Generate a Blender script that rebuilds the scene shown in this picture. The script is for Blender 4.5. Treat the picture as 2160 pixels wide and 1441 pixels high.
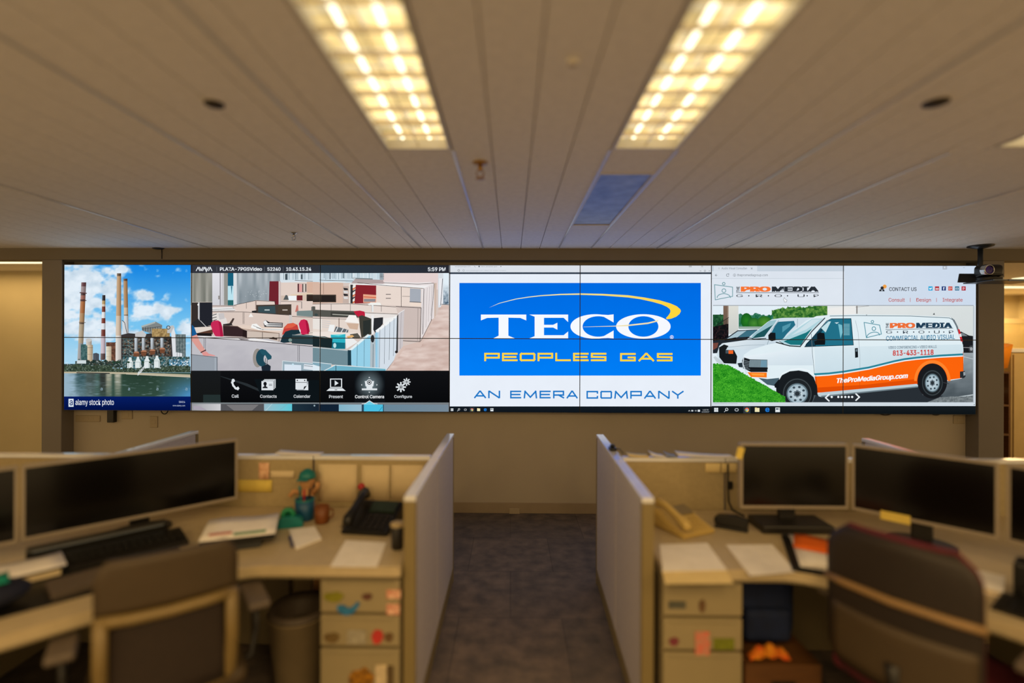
import bpy, bmesh, math, random
from math import sin, cos, pi, radians, atan2, hypot, sqrt
from mathutils import Vector, Matrix, geometry

for o in list(bpy.data.objects):
    bpy.data.objects.remove(o, do_unlink=True)
SC = bpy.context.scene
COL = SC.collection
random.seed(7)

# ------------------------------------------------------------------ camera, light, exposure
W, H = 2160, 1441
F = 1080.0                       # focal length in pixels (18 mm on a 36 mm sensor)
HC = 1.663                       # camera height
YAW, ROLL = 0.0131, 0.0031
CX, CY = 1064.0, 714.6           # principal point
cam_d = bpy.data.cameras.new('camera')
cam_d.sensor_width = 36.0
cam_d.sensor_fit = 'HORIZONTAL'
cam_d.lens = 36.0 * F / W
cam_d.shift_x = (W / 2 - CX) / W
cam_d.shift_y = -(H / 2 - CY) / W
cam_d.clip_start = 0.02
cam_d.dof.use_dof = True
cam_d.dof.focus_distance = 4.70
cam_d.dof.aperture_fstop = 0.42
cam = bpy.data.objects.new('camera', cam_d)
COL.objects.link(cam)
CAM_R = Matrix.Rotation(YAW, 4, 'Z') @ Matrix.Rotation(pi / 2, 4, 'X') @ Matrix.Rotation(ROLL, 4, 'Z')
CAM_P = Vector((0, 0, HC))
cam.matrix_world = Matrix.Translation(CAM_P) @ CAM_R
SC.camera = cam

world = bpy.data.worlds.new('world')
SC.world = world
world.use_nodes = True
bg = world.node_tree.nodes['Background']
bg.inputs['Color'].default_value = (1.0, 0.69, 0.33, 1)
bg.inputs['Strength'].default_value = 0.97

SC.view_settings.view_transform = 'Standard'
SC.view_settings.look = 'None'
SC.view_settings.exposure = 0.0
SC.view_settings.gamma = 1.0
SC.view_settings.use_curve_mapping = False
SC.cycles.use_denoising = True
SC.cycles.max_bounces = 8
SC.cycles.sample_clamp_indirect = 4.0

WARM = (1.0, 0.68, 0.31)
LAMP_W = 1.0
def area_lamp(name, x, y, z, sx, sy, watts, col=WARM, rot=(0, 0, 0)):
    d = bpy.data.lights.new(name, 'AREA')
    d.shape = 'RECTANGLE'; d.size = sx; d.size_y = sy
    d.energy = watts * LAMP_W; d.color = col
    o = bpy.data.objects.new(name, d); COL.objects.link(o)
    o.location = (x, y, z); o.rotation_euler = rot
    return o
# the ceiling lamp rows of the office that stand behind and beside the view
for _x in (-2.4, -0.41, 0.58, 2.4):
    area_lamp('ceiling_lamp_row', _x, -0.35, 2.47, 0.30, 1.2, 25)
area_lamp('far_office_light', -5.9, 6.02, 2.46, 2.2, 0.12, 9.5)
area_lamp('far_office_light', 7.0, 5.7, 2.46, 1.2, 0.3, 30)  # added light, brightens the front of the tan cabinet
area_lamp('far_office_light', 7.6, 9.0, 2.40, 2.6, 0.3, 90)

# ------------------------------------------------------------------ pixel helpers
def ray(u, v):
    d = Vector(((u - CX) / F, -(v - CY) / F, -1.0))
    return (CAM_R.to_3x3() @ d)
def at_y(u, v, Y):
    d = ray(u, v); t = Y / d.y
    return Vector((d.x * t, Y, HC + d.z * t))
def at_z(u, v, Z):
    d = ray(u, v); t = (Z - HC) / d.z
    return Vector((d.x * t, d.y * t, Z))

# ------------------------------------------------------------------ materials
def s2l(c):
    c = max(0.0, min(255.0, c)) / 255.0
    return c / 12.92 if c <= 0.04045 else ((c + 0.055) / 1.055) ** 2.4
def rgb(r, g, b):
    return (s2l(r), s2l(g), s2l(b), 1.0)
MATS = {}
def mat(name, col, rough=0.6, var=0.12, scale=14.0, metal=0.0, bump=0.0, spec=0.5, col2=None, stretch=None):
    """procedural principled material: base colour varied by object-space noise"""
    if name in MATS: return MATS[name]
    m = bpy.data.materials.new(name); m.use_nodes = True
    nt = m.node_tree; N = nt.nodes; L = nt.links
    p = N['Principled BSDF']
    p.inputs['Roughness'].default_value = rough
    p.inputs['Metallic'].default_value = metal
    p.inputs['Specular IOR Level'].default_value = spec
    tc = N.new('ShaderNodeTexCoord'); nz = N.new('ShaderNodeTexNoise')
    nz.inputs['Scale'].default_value = scale; nz.inputs['Detail'].default_value = 4
    if stretch:
        mp = N.new('ShaderNodeMapping'); mp.inputs['Scale'].default_value = stretch
        L.new(tc.outputs['Object'], mp.inputs['Vector']); L.new(mp.outputs['Vector'], nz.inputs['Vector'])
    else:
        L.new(tc.outputs['Object'], nz.inputs['Vector'])
    cr = N.new('ShaderNodeValToRGB')
    a = rgb(*col) if max(col) > 1 else (*col, 1)
    b = a
    if col2: b = rgb(*col2)
    cr.color_ramp.elements[0].position = 0.3; cr.color_ramp.elements[1].position = 0.7
    cr.color_ramp.elements[0].color = (a[0] * (1 - var), a[1] * (1 - var), a[2] * (1 - var), 1)
    cr.color_ramp.elements[1].color = (min(1, b[0] * (1 + var)), min(1, b[1] * (1 + var)), min(1, b[2] * (1 + var)), 1)
    L.new(nz.outputs['Fac'], cr.inputs['Fac']); L.new(cr.outputs['Color'], p.inputs['Base Color'])
    if bump:
        bp = N.new('ShaderNodeBump'); bp.inputs['Strength'].default_value = bump; bp.inputs['Distance'].default_value = 0.004
        n2 = N.new('ShaderNodeTexNoise'); n2.inputs['Scale'].default_value = scale * 8
        L.new(tc.outputs['Object'], n2.inputs['Vector']); L.new(n2.outputs['Fac'], bp.inputs['Height'])
        L.new(bp.outputs['Normal'], p.inputs['Normal'])
    MATS[name] = m
    return m

M_ceil = mat('ceiling_white', (234, 228, 220), 0.75, 0.05, 30, bump=0.1)
M_runner = mat('runner_gloss', (200, 200, 200), 0.22, 0.03, 20)
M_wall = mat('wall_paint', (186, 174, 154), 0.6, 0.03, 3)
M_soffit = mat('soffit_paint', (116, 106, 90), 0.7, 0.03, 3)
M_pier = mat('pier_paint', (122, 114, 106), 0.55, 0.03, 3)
M_yellow = mat('far_wall_paint', (205, 190, 150), 0.7, 0.03, 3)
M_carpet = mat('carpet', (92, 86, 84), 0.95, 0.18, 9, bump=0.6, col2=(112, 100, 92))
M_base = mat('baseboard_vinyl', (160, 142, 116), 0.55, 0.05, 8)
M_fabric = mat('panel_fabric', (192, 184, 184), 0.85, 0.05, 40, bump=0.3)
M_fabric_in = mat('panel_fabric_inside', (176, 158, 118), 0.9, 0.05, 40, bump=0.3)
M_cap = mat('panel_cap', (230, 230, 232), 0.12, 0.03, 10, spec=1.0)
M_post = mat('panel_post', (132, 116, 76), 0.45, 0.03, 10)
M_desk = mat('worktop_laminate', (190, 172, 136), 0.45, 0.05, 22)
M_desk_edge = mat('worktop_edge', (180, 160, 118), 0.45, 0.05, 22)
M_drawer = mat('drawer_paint', (154, 140, 106), 0.5, 0.03, 12)
M_carcass = mat('carcass_paint', (130, 116, 86), 0.5, 0.03, 12)
M_dark = mat('dark_plastic', (26, 23, 20), 0.45, 0.15, 20)
M_black = mat('black_plastic', (14, 13, 13), 0.4, 0.15, 20)
M_bezel = mat('monitor_bezel', (150, 138, 122), 0.4, 0.05, 12)
M_screen = mat('screen_glass', (9, 7, 6), 0.18, 0.2, 3, spec=0.35)
M_paper = mat('paper', (246, 241, 236), 0.8, 0.05, 14)
M_cream = mat('cream_paper', (236, 212, 150), 0.8, 0.05, 14)
M_chrome = mat('chrome', (190, 190, 190), 0.2, 0.05, 10, metal=1.0)
M_plate = mat('plate_plastic', (176, 160, 132), 0.5, 0.04, 10)

# ------------------------------------------------------------------ mesh helpers
class MB:
    """collects solids into one mesh"""
    def __init__(s): s.b = bmesh.new(); s.mi = 0
    def _new(s, fn):
        n0 = set(s.b.faces); r = fn()
        for f in s.b.faces:
            if f not in n0: f.material_index = s.mi
        return r
    def box(s, x0, x1, y0, y1, z0, z1, M=None, bev=0.0, seg=2):
        def go():
            vs = [s.b.verts.new((x, y, z)) for x in (x0, x1) for y in (y0, y1) for z in (z0, z1)]
            F_ = [(0, 1, 3, 2), (4, 6, 7, 5), (0, 4, 5, 1), (2, 3, 7, 6), (0, 2, 6, 4), (1, 5, 7, 3)]
            fs = [s.b.faces.new([vs[i] for i in f]) for f in F_]
            if bev:
                es = list({e for f in fs for e in f.edges})
                r = bmesh.ops.bevel(s.b, geom=es, offset=bev, segments=seg, affect='EDGES', profile=0.5)
                allv = list({v for v in vs if v.is_valid} | {v for f in r['faces'] for v in f.verts})
            else: allv = vs
            if M is not None: bmesh.ops.transform(s.b, matrix=M, verts=allv)
        s._new(go); return s
    def prism(s, pts, axis, a0, a1, M=None):
        """extrude a 2-D outline along axis ('x','y','z') between a0 and a1"""
        def mk(p, a):
            return {'z': (p[0], p[1], a), 'y': (p[0], a, p[1]), 'x': (a, p[0], p[1])}[axis]
        def go():
            A = [s.b.verts.new(mk(p, a0)) for p in pts]; B = [s.b.verts.new(mk(p, a1)) for p in pts]
            fs = [s.b.faces.new(A), s.b.faces.new(B[::-1])]
            n = len(pts)
            for i in range(n):
                fs.append(s.b.faces.new((A[i], B[i], B[(i + 1) % n], A[(i + 1) % n])))
            bmesh.ops.recalc_face_normals(s.b, faces=fs)
            if M is not None: bmesh.ops.transform(s.b, matrix=M, verts=A + B)
        s._new(go); return s
    def lathe(s, prof, M=None, n=24, cap=True):
        """prof: list of (radius, z)"""
        def go():
            rings = []
            for r, z in prof:
                rings.append([s.b.verts.new((r * cos(2 * pi * i / n), r * sin(2 * pi * i / n), z)) for i in range(n)])
            fs = []
            for a, b in zip(rings, rings[1:]):
                for i in range(n):
                    fs.append(s.b.faces.new((a[i], a[(i + 1) % n], b[(i + 1) % n], b[i])))
            if cap:
                fs.append(s.b.faces.new(rings[0][::-1])); fs.append(s.b.faces.new(rings[-1]))
            for f in fs: f.smooth = len(prof) > 2 or True
            bmesh.ops.recalc_face_normals(s.b, faces=fs)
            if M is not None: bmesh.ops.transform(s.b, matrix=M, verts=[v for r in rings for v in r])
        s._new(go); return s
    def tube(s, pts, rad, n=8, M=None):
        """round tube along a path; rad is a number or list"""
        pts = [Vector(p) for p in pts]
        rr = rad if isinstance(rad, (list, tuple)) else [rad] * len(pts)
        def go():
            rings = []; up = Vector((0, 0, 1))
            for i, p in enumerate(pts):
                t = (pts[min(i + 1, len(pts) - 1)] - pts[max(i - 1, 0)]).normalized()
                a = t.cross(up)
                if a.length < 1e-3: a = t.cross(Vector((1, 0, 0)))
                a.normalize(); b = t.cross(a)
                rings.append([s.b.verts.new(p + (a * cos(2 * pi * k / n) + b * sin(2 * pi * k / n)) * rr[i]) for k in range(n)])
            fs = []
            for a, b in zip(rings, rings[1:]):
                for i in range(n): fs.append(s.b.faces.new((a[i], a[(i + 1) % n], b[(i + 1) % n], b[i])))
            fs.append(s.b.faces.new(rings[0][::-1])); fs.append(s.b.faces.new(rings[-1]))
            for f in fs: f.smooth = True
            bmesh.ops.recalc_face_normals(s.b, faces=fs)
            if M is not None: bmesh.ops.transform(s.b, matrix=M, verts=[v for r in rings for v in r])
        s._new(go); return s
    def surf(s, rows, thick=0.0, M=None, smooth=True):
        """grid of points (rows of Vectors) optionally given thickness along its normals"""
        def go():
            R = [[s.b.verts.new(p) for p in row] for row in rows]
            fs = []
            for a, b in zip(R, R[1:]):
                for i in range(len(a) - 1): fs.append(s.b.faces.new((a[i], a[i + 1], b[i + 1], b[i])))
            for f in fs: f.smooth = smooth
            allv = [v for r in R for v in r]
            if thick:
                bmesh.ops.recalc_face_normals(s.b, faces=fs)
                r = bmesh.ops.solidify(s.b, geom=fs, thickness=thick)
                allv += [g for g in r['geom'] if isinstance(g, bmesh.types.BMVert)]
            if M is not None: bmesh.ops.transform(s.b, matrix=M, verts=list(set(allv)))
        s._new(go); return s
    def blob(s, c, r, sub=2, M=None):
        def go():
            q = bmesh.ops.create_icosphere(s.b, subdivisions=sub, radius=1.0)
            bmesh.ops.scale(s.b, vec=r, verts=q['verts']); bmesh.ops.translate(s.b, vec=c, verts=q['verts'])
            for v in q['verts']:
                for f in v.link_faces: f.smooth = True
            if M is not None: bmesh.ops.transform(s.b, matrix=M, verts=q['verts'])
        s._new(go); return s
    def build(s, name, mats, parent=None):
        me = bpy.data.meshes.new(name); s.b.to_mesh(me); s.b.free()
        if not isinstance(mats, (list, tuple)): mats = [mats]
        for m in mats: me.materials.append(m)
        o = bpy.data.objects.new(name, me); COL.objects.link(o)
        if parent is not None: o.parent = parent
        return o

def tag(o, label=None, cat=None, group=None, kind=None):
    if label: o['label'] = label
    if cat: o['category'] = cat
    if group: o['group'] = group
    if kind: o['kind'] = kind
    return o
def thing(name, loc, label, cat, rz=0.0, group=None):
    o = bpy.data.objects.new(name, None); o.empty_display_size = 0.05
    COL.objects.link(o); o.location = loc; o.rotation_euler = (0, 0, rz)
    return tag(o, label, cat, group)
def structure(o): return tag(o, kind='structure')
def copy_tree(o, parent=None):
    c = o.copy(); COL.objects.link(c)
    if parent is not None: c.parent = parent
    for ch in [k for k in bpy.data.objects if k.parent == o]: copy_tree(ch, c)
    return c
T = Matrix.Translation
def R(a, ax='Z'): return Matrix.Rotation(a, 4, ax)

# ------------------------------------------------------------------ the room
ZC = 2.499                 # ceiling
YW = 4.885                 # wall behind the displays
YF = 4.745                 # front of soffit and piers
XL0, XL1 = -4.405, -4.215  # left pier
XR0, XR1 = 4.285, 4.515    # right pier

b = MB(); b.box(-7.5, 9.5, -1.2, 10.5, -0.06, 0.0)
# carpet: tile checker of two close browns
def carpet_tiles():
    m = M_carpet; nt = m.node_tree; N = nt.nodes; L = nt.links
    p = N['Principled BSDF']; old = p.inputs['Base Color'].links[0].from_socket
    tc = N.new('ShaderNodeTexCoord'); br = N.new('ShaderNodeTexBrick')
    br.inputs['Scale'].default_value = 1.0
    br.inputs['Brick Width'].default_value = 0.61; br.inputs['Row Height'].default_value = 0.61
    br.inputs['Mortar Size'].default_value = 0.004; br.offset = 0.5
    br.inputs['Color1'].default_value = (0.82, 0.82, 0.84, 1); br.inputs['Color2'].default_value = (1.1, 1.05, 1.0, 1)
    br.inputs['Mortar'].default_value = (0.7, 0.7, 0.7, 1)
    mx = N.new('ShaderNodeMix'); mx.data_type = 'RGBA'; mx.blend_type = 'MULTIPLY'; mx.inputs[0].default_value = 1.0
    L.new(tc.outputs['Object'], br.inputs['Vector'])
    L.new(old, mx.inputs[6]); L.new(br.outputs['Color'], mx.inputs[7]); L.new(mx.outputs[2], p.inputs['Base Color'])
carpet_tiles()
structure(b.build('floor', M_carpet))

# plank ceiling with joints, light bays left open
BAY = [(-0.558, -0.262), (0.435, 0.731), (2.080, 2.376)]
xs = [-0.262 + 0.17425 * i for i in range(5)]
edges = []
x = -0.558
while x > -7.4: edges.append((x - 0.1725, x)); x -= 0.1725
for i in range(4): edges.append((xs[i], xs[i + 1]))
w = (2.080 - 0.731) / 8
for i in range(8): edges.append((0.731 + w * i, 0.731 + w * (i + 1)))
x = 2.376
while x < 9.4: edges.append((x, x + 0.1725)); x += 0.1725
YJ = [-1.2, -0.60, 0.92, 2.44, 3.96, YF]
b = MB()
for x0, x1 in edges:
    for y0, y1 in zip(YJ, YJ[1:]):
        b.box(x0 + 0.0025, x1 - 0.0025, y0 + 0.0015, y1 - 0.0015, ZC, ZC + 0.012)
FIX = {0: (1.035, 2.257), 1: (1.035, 2.257), 2: (1.035, 2.245)}
for i, (x0, x1) in enumerate(BAY):
    f0, f1 = FIX[i]
    segs = [(-1.2, f0)]
    if i == 1: segs += [(f1, 2.585), (3.775, YF)]
    else: segs += [(f1, 2.44), (2.44, 3.96), (3.96, YF)]
    for y0, y1 in segs: b.box(x0 + 0.0025, x1 - 0.0025, y0 + 0.0015, y1 - 0.0015, ZC, ZC + 0.012)
b.box(-7.5, 9.5, -1.2, YF + 0.1, ZC + 0.110, ZC + 0.14)
for i, (x0, x1) in enumerate(edges):          # black gap backing over the planks
    pass
b.box(-7.5, BAY[0][0] - 0.003, -1.2, YF, ZC + 0.013, ZC + 0.02)
b.box(BAY[0][1] + 0.003, BAY[1][0] - 0.003, -1.2, YF, ZC + 0.013, ZC + 0.02)
b.box(BAY[1][1] + 0.003, BAY[2][0] - 0.003, -1.2, YF, ZC + 0.013, ZC + 0.02)
b.box(BAY[2][1] + 0.003, 9.5, -1.2, YF, ZC + 0.013, ZC + 0.02)
b.box(-7.5, -4.405, YW, 10.5, ZC - 0.002, ZC + 0.03); b.box(4.515, 9.5, YW, 10.5, ZC - 0.002, ZC + 0.03)     # flat ceiling of the rooms behind
structure(b.build('ceiling', M_ceil))
# glossy metal runners under the plank joints
k = 1
for x, y0 in [(-0.262, 2.26), (-0.83, 1.0), (-1.42, 1.0), (-2.80, 1.0), (0.435, 2.26), (0.731, 2.26), (1.33, 1.0), (1.95, 2.3), (2.80, 1.0)]:
    b = MB(); b.box(x - 0.007, x + 0.007, y0, YF - 0.004, ZC - 0.005, ZC - 0.0005, bev=0.0015, seg=1)
    structure(b.build('trim_%d' % k, M_runner)); k += 1

# soffit over the displays, running on to both sides as a beam
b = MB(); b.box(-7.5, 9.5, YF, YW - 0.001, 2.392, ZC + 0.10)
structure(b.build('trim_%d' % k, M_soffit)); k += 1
b = MB(); b.box(XL1, XR0, YF + 0.012, YF + 0.022, 2.374, 2.392)      # dark reveal strip under the soffit
structure(b.build('trim_%d' % k, M_dark)); k += 1
# niche wall behind the displays
b = MB(); b.box(XL0, XR1, YW, YW + 0.12, 0.0, ZC)
structure(b.build('wall_back', M_wall))
# piers either side
b = MB(); b.box(XL0, XL1, YF + 0.001, YW, 0.0, 2.392, bev=0.004, seg=1); structure(b.build('wall_left', M_pier))
b = MB(); b.box(XR0, XR1, YF + 0.001, YW, 0.0, 2.392, bev=0.004, seg=1); structure(b.build('wall_right', M_pier))
b = MB(); b.box(XL1, XR0, YW - 0.012, YW, 0.0, 0.10, bev=0.003, seg=1); structure(b.build('baseboard_back', M_base))
# rooms seen past the piers
b = MB(); b.box(-7.5, XL0 + 0.0, 6.38, 6.50, 0, ZC - 0.002); structure(b.build('wall_far_left', M_yellow))
b = MB(); b.box(XL0, XL0 + 0.1, YW + 0.12, 6.38, 0, ZC - 0.002); structure(b.build('wall_inner_left', M_yellow))
b = MB(); b.box(-7.5, -7.38, YW, 6.38, 0, ZC - 0.002); structure(b.build('wall_blocker_left', M_yellow))  # unseen wall added to keep ambient light off the far left wall
b = MB(); b.box(9.38, 9.5, YW, 9.6, 0, ZC - 0.002); structure(b.build('wall_outer_right', M_yellow))
b = MB(); b.box(4.0, 9.5, 9.6, 9.72, 0, ZC - 0.002); structure(b.build('wall_far_right', M_yellow))
b = MB(); b.box(XR1 - 0.1, XR1, YW + 0.12, 9.6, 0, ZC - 0.002); structure(b.build('wall_inner_right', M_yellow))
# ------------------------------------------------------------------ what the display wall shows
SHAPES = []          # each: list of (pts3, cols3); painted in order
TR = [0.0, 0.0, 1.0]
CLIP = [None]
def frame(ox, oy, k, clip=None):
    TR[:] = [ox, oy, k]; CLIP[0] = clip
def P(p): return (TR[0] + p[0] / TR[2], TR[1] + p[1] / TR[2])
def lin(c): return (s2l(c[0]), s2l(c[1]), s2l(c[2]))
def clip_poly(pts, x0, y0, x1, y1):
    """clip a list of (x, y, r, g, b) against a rectangle"""
    for ax, lim, sg in ((0, x0, 1), (0, x1, -1), (1, y0, 1), (1, y1, -1)):
        out = []
        n = len(pts)
        for i in range(n):
            a, b_ = pts[i], pts[(i + 1) % n]
            da, db = (a[ax] - lim) * sg, (b_[ax] - lim) * sg
            if da >= 0: out.append(a)
            if (da >= 0) != (db >= 0):
                t = da / (da - db)
                out.append(tuple(p + (q - p) * t for p, q in zip(a, b_)))
        pts = out
        if len(pts) < 3: return []
    return pts
def emit(polys):
    """polys: list of convex polygons of (x, y, r, g, b) in photo pixels: one shape"""
    if CLIP[0]:
        polys = [q for q in (clip_poly(p, *CLIP[0]) for p in polys) if q]
    if polys: SHAPES.append(polys)
def poly(pts, col):
    c = lin(col); q = [P(p) for p in pts]
    tris = geometry.tessellate_polygon([[Vector((x, y, 0)) for x, y in q]])
    emit([[(q[i][0], q[i][1]) + c for i in t] for t in tris])
def quad(pts, cols):
    q = [P(p) for p in pts]
    emit([[(x, y) + lin(c) for (x, y), c in zip(q, cols)]])
def rect(x0, y0, x1, y1, c, c2=None):
    """c at the top, c2 at the bottom"""
    quad([(x0, y0), (x1, y0), (x1, y1), (x0, y1)], [c, c, c2 or c, c2 or c])
def hrect(x0, y0, x1, y1, c, c2):
    quad([(x0, y0), (x1, y0), (x1, y1), (x0, y1)], [c, c2, c2, c])
def line(pts, w, col, closed=False):
    c = lin(col); q = [P(p) for p in pts]; w = w / TR[2] / 2; out = []
    if closed: q = q + [q[0]]
    for (ax, ay), (bx, by) in zip(q, q[1:]):
        d = hypot(bx - ax, by - ay)
        if d < 1e-6: continue
        ux, uy = (bx - ax) / d * w, (by - ay) / d * w
        out.append([(ax - ux - uy, ay - uy + ux) + c, (ax - ux + uy, ay - uy - ux) + c,
                    (bx + ux + uy, by + uy - ux) + c, (bx + ux - uy, by + uy + ux) + c])
    emit(out)
def circ(x, y, rx, col, ry=None, n=24, col2=None):
    ry = ry or rx; c = lin(col); e = lin(col2 or col); cx, cy = P((x, y)); out = []
    for i in range(n):
        a, b_ = 2 * pi * i / n, 2 * pi * (i + 1) / n
        pa, pb = P((x + rx * cos(a), y + ry * sin(a))), P((x + rx * cos(b_), y + ry * sin(b_)))
        out.append([(cx, cy) + c, pa + e, pb + e])
    emit(out)
def ring(x, y, rx, ry, qx, qy, col, a0=0.0, a1=2 * pi, n=40, ox=0, oy=0):
    c = lin(col); out = []
    for i in range(n):
        a, b_ = a0 + (a1 - a0) * i / n, a0 + (a1 - a0) * (i + 1) / n
        out.append([P((x + rx * cos(a), y + ry * sin(a))) + c, P((x + rx * cos(b_), y + ry * sin(b_))) + c,
                    P((x + ox + qx * cos(b_), y + oy + qy * sin(b_))) + c, P((x + ox + qx * cos(a), y + oy + qy * sin(a))) + c])
    emit(out)
def gridf(x0, y0, x1, y1, nx, ny, fn):
    """a field of colour: fn(x, y) -> sRGB or None"""
    out = []
    V = [[fn(x0 + (x1 - x0) * i / nx, y0 + (y1 - y0) * j / ny) for i in range(nx + 1)] for j in range(ny + 1)]
    for j in range(ny):
        for i in range(nx):
            cs = (V[j][i], V[j][i + 1], V[j + 1][i + 1], V[j + 1][i])
            if None in cs: continue
            ps = [P((x0 + (x1 - x0) * (i + a) / nx, y0 + (y1 - y0) * (j + b_) / ny)) for a, b_ in ((0, 0), (1, 0), (1, 1), (0, 1))]
            out.append([p + lin(c) for p, c in zip(ps, cs)])
    emit(out)
_H = {}
def hsh(i, j, s=0):
    k = (i, j, s)
    if k not in _H: _H[k] = random.Random(i * 7349 + j * 9151 + s * 131).random()
    return _H[k]
def vnoise(x, y, s=0):
    i, j = math.floor(x), math.floor(y); fx, fy = x - i, y - j
    fx, fy = fx * fx * (3 - 2 * fx), fy * fy * (3 - 2 * fy)
    a = hsh(i, j, s) * (1 - fx) + hsh(i + 1, j, s) * fx
    b_ = hsh(i, j + 1, s) * (1 - fx) + hsh(i + 1, j + 1, s) * fx
    return a * (1 - fy) + b_ * fy
def fbm(x, y, s=0, o=4):
    return sum(vnoise(x * 2 ** k, y * 2 ** k, s + k) * 0.5 ** (k + 1) for k in range(o))
def mixc(a, b_, t):
    t = max(0, min(1, t)); return tuple(p + (q - p) * t for p, q in zip(a, b_))
_TXT = {}
try:                                            # the sans face that ships with Blender; the built-in face otherwise
    import os
    SANS = bpy.data.fonts.load(os.path.join(bpy.utils.system_resource('DATAFILES', path='fonts'), 'Inter.woff2'))
except Exception:
    SANS = None
def glyphs(s, bold, shear):
    k = (s, bold, shear)
    if k in _TXT: return _TXT[k]
    cu = bpy.data.curves.new('lettering', 'FONT'); cu.body = s; cu.offset = bold; cu.shear = shear
    cu.resolution_u = 4
    if SANS is not None: cu.font = SANS
    ob = bpy.data.objects.new('lettering', cu); COL.objects.link(ob)
    bpy.context.view_layer.update()
    me = bpy.data.meshes.new_from_object(ob.evaluated_get(bpy.context.evaluated_depsgraph_get()))
    me.calc_loop_triangles()
    vs = [(v.co.x, v.co.y) for v in me.vertices]
    tr = [[vs[i] for i in t.vertices] for t in me.loop_triangles]
    bpy.data.objects.remove(ob); bpy.data.curves.remove(cu); bpy.data.meshes.remove(me)
    _TXT[k] = tr
    return tr
def text(s, x0, y0, x1, y1, col, bold=0.0, shear=0.0, slope=0.0, turn=False):
    """lettering whose ink fills the box; slope = rise per unit of x; turn = reads upward"""
    g0 = glyphs(s, 0.0, shear); c = lin(col); tr = g0
    if bold:                                   # heavier strokes: the same letters set side by side
        tr = []
        for ox, oy in ((-bold, -bold * .5), (bold, -bold * .5), (-bold, bold * .5), (bold, bold * .5)) + (((0, 0),) if bold > .03 else ()):
            tr += [[(x + ox, y + oy) for x, y in t] for t in g0]
    X = [p[0] for t in tr for p in t]; Y = [p[1] for t in tr for p in t]
    ax, bx, ay, by = min(X), max(X), min(Y), max(Y); out = []
    for t in tr:
        q = []
        for x, y in t:
            u, v = (x - ax) / (bx - ax), (y - ay) / (by - ay)
            if turn: px_, py_ = x0 + (x1 - x0) * (1 - v), y1 - (y1 - y0) * u
            else: px_, py_ = x0 + (x1 - x0) * u, y1 - (y1 - y0) * v - slope * (x1 - x0) * u
            q.append(P((px_, py_)) + c)
        out.append(q)
    emit(out)
STROKES = {
 'P': [[(0, 0), (0, 1), (1, 1), (1, .40), (0, .40)]], 'E': [[(1, 1), (0, 1), (0, 0), (1, 0)], [(0, .5), (.92, .5)]],
 'O': [[(0, .12), (0, .88), (.06, 1), (.94, 1), (1, .88), (1, .12), (.94, 0), (.06, 0), (0, .12)]], 'L': [[(0, 1), (0, 0), (1, 0)]],
 'S': [[(1, 1), (0, 1), (0, .52), (1, .48), (1, 0), (0, 0)]],
 'G': [[(1, 1), (0, 1), (0, 0), (1, 0), (1, .46), (.55, .46)]],
 'A': [[(0, 0), (.46, 1), (.54, 1), (1, 0)], [(.18, .27), (.82, .27)]], 'N': [[(0, 0), (0, 1), (.06, 1), (.94, 0), (1, 0), (1, 1)]],
 'M': [[(0, 0), (.06, 1), (.5, .08), (.94, 1), (1, 0)]], 'R': [[(0, 0), (0, 1), (1, 1), (1, .42), (0, .42)], [(.5, .42), (1, 0)]],
 'C': [[(1, .78), (1, 1), (0, 1), (0, 0), (1, 0), (1, .22)]], 'Y': [[(0, 1), (.5, .45), (1, 1)], [(.5, .45), (.5, 0)]],
 'U': [[(0, 1), (0, .1), (.1, 0), (.9, 0), (1, .1), (1, 1)]], 'D': [[(0, 0), (0, 1), (.85, 1), (1, .85), (1, .15), (.85, 0), (0, 0)]]}
def wide(s, x0, y0, x1, y1, w, col, gap=0.36, wide_m=1.2):
    """square extended lettering made of strokes"""
    ws = [wide_m if c == 'M' else 1.0 for c in s]
    tot = sum(ws) + gap * (len(s) - 1); unit = (x1 - x0 - w) / (tot); x = x0 + w / 2; segs = []
    c = lin(col); hw = w / TR[2] / 2; out = []
    for ch, cw in zip(s, ws):
        for st in STROKES[ch]:
            q = [P((x + a * cw * unit, y1 - w / 2 - b_ * (y1 - y0 - w))) for a, b_ in st]
            for (ax, ay), (bx, by) in zip(q, q[1:]):
                d = hypot(bx - ax, by - ay); ux, uy = (bx - ax) / d * hw, (by - ay) / d * hw
                out.append([(ax - ux - uy, ay - uy + ux) + c, (ax - ux + uy, ay - uy - ux) + c,
                            (bx + ux + uy, by + uy - ux) + c, (bx + ux - uy, by + uy + ux) + c])
        x += (cw + gap) * unit
    emit(out)
rnd = random.Random(3)

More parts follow.
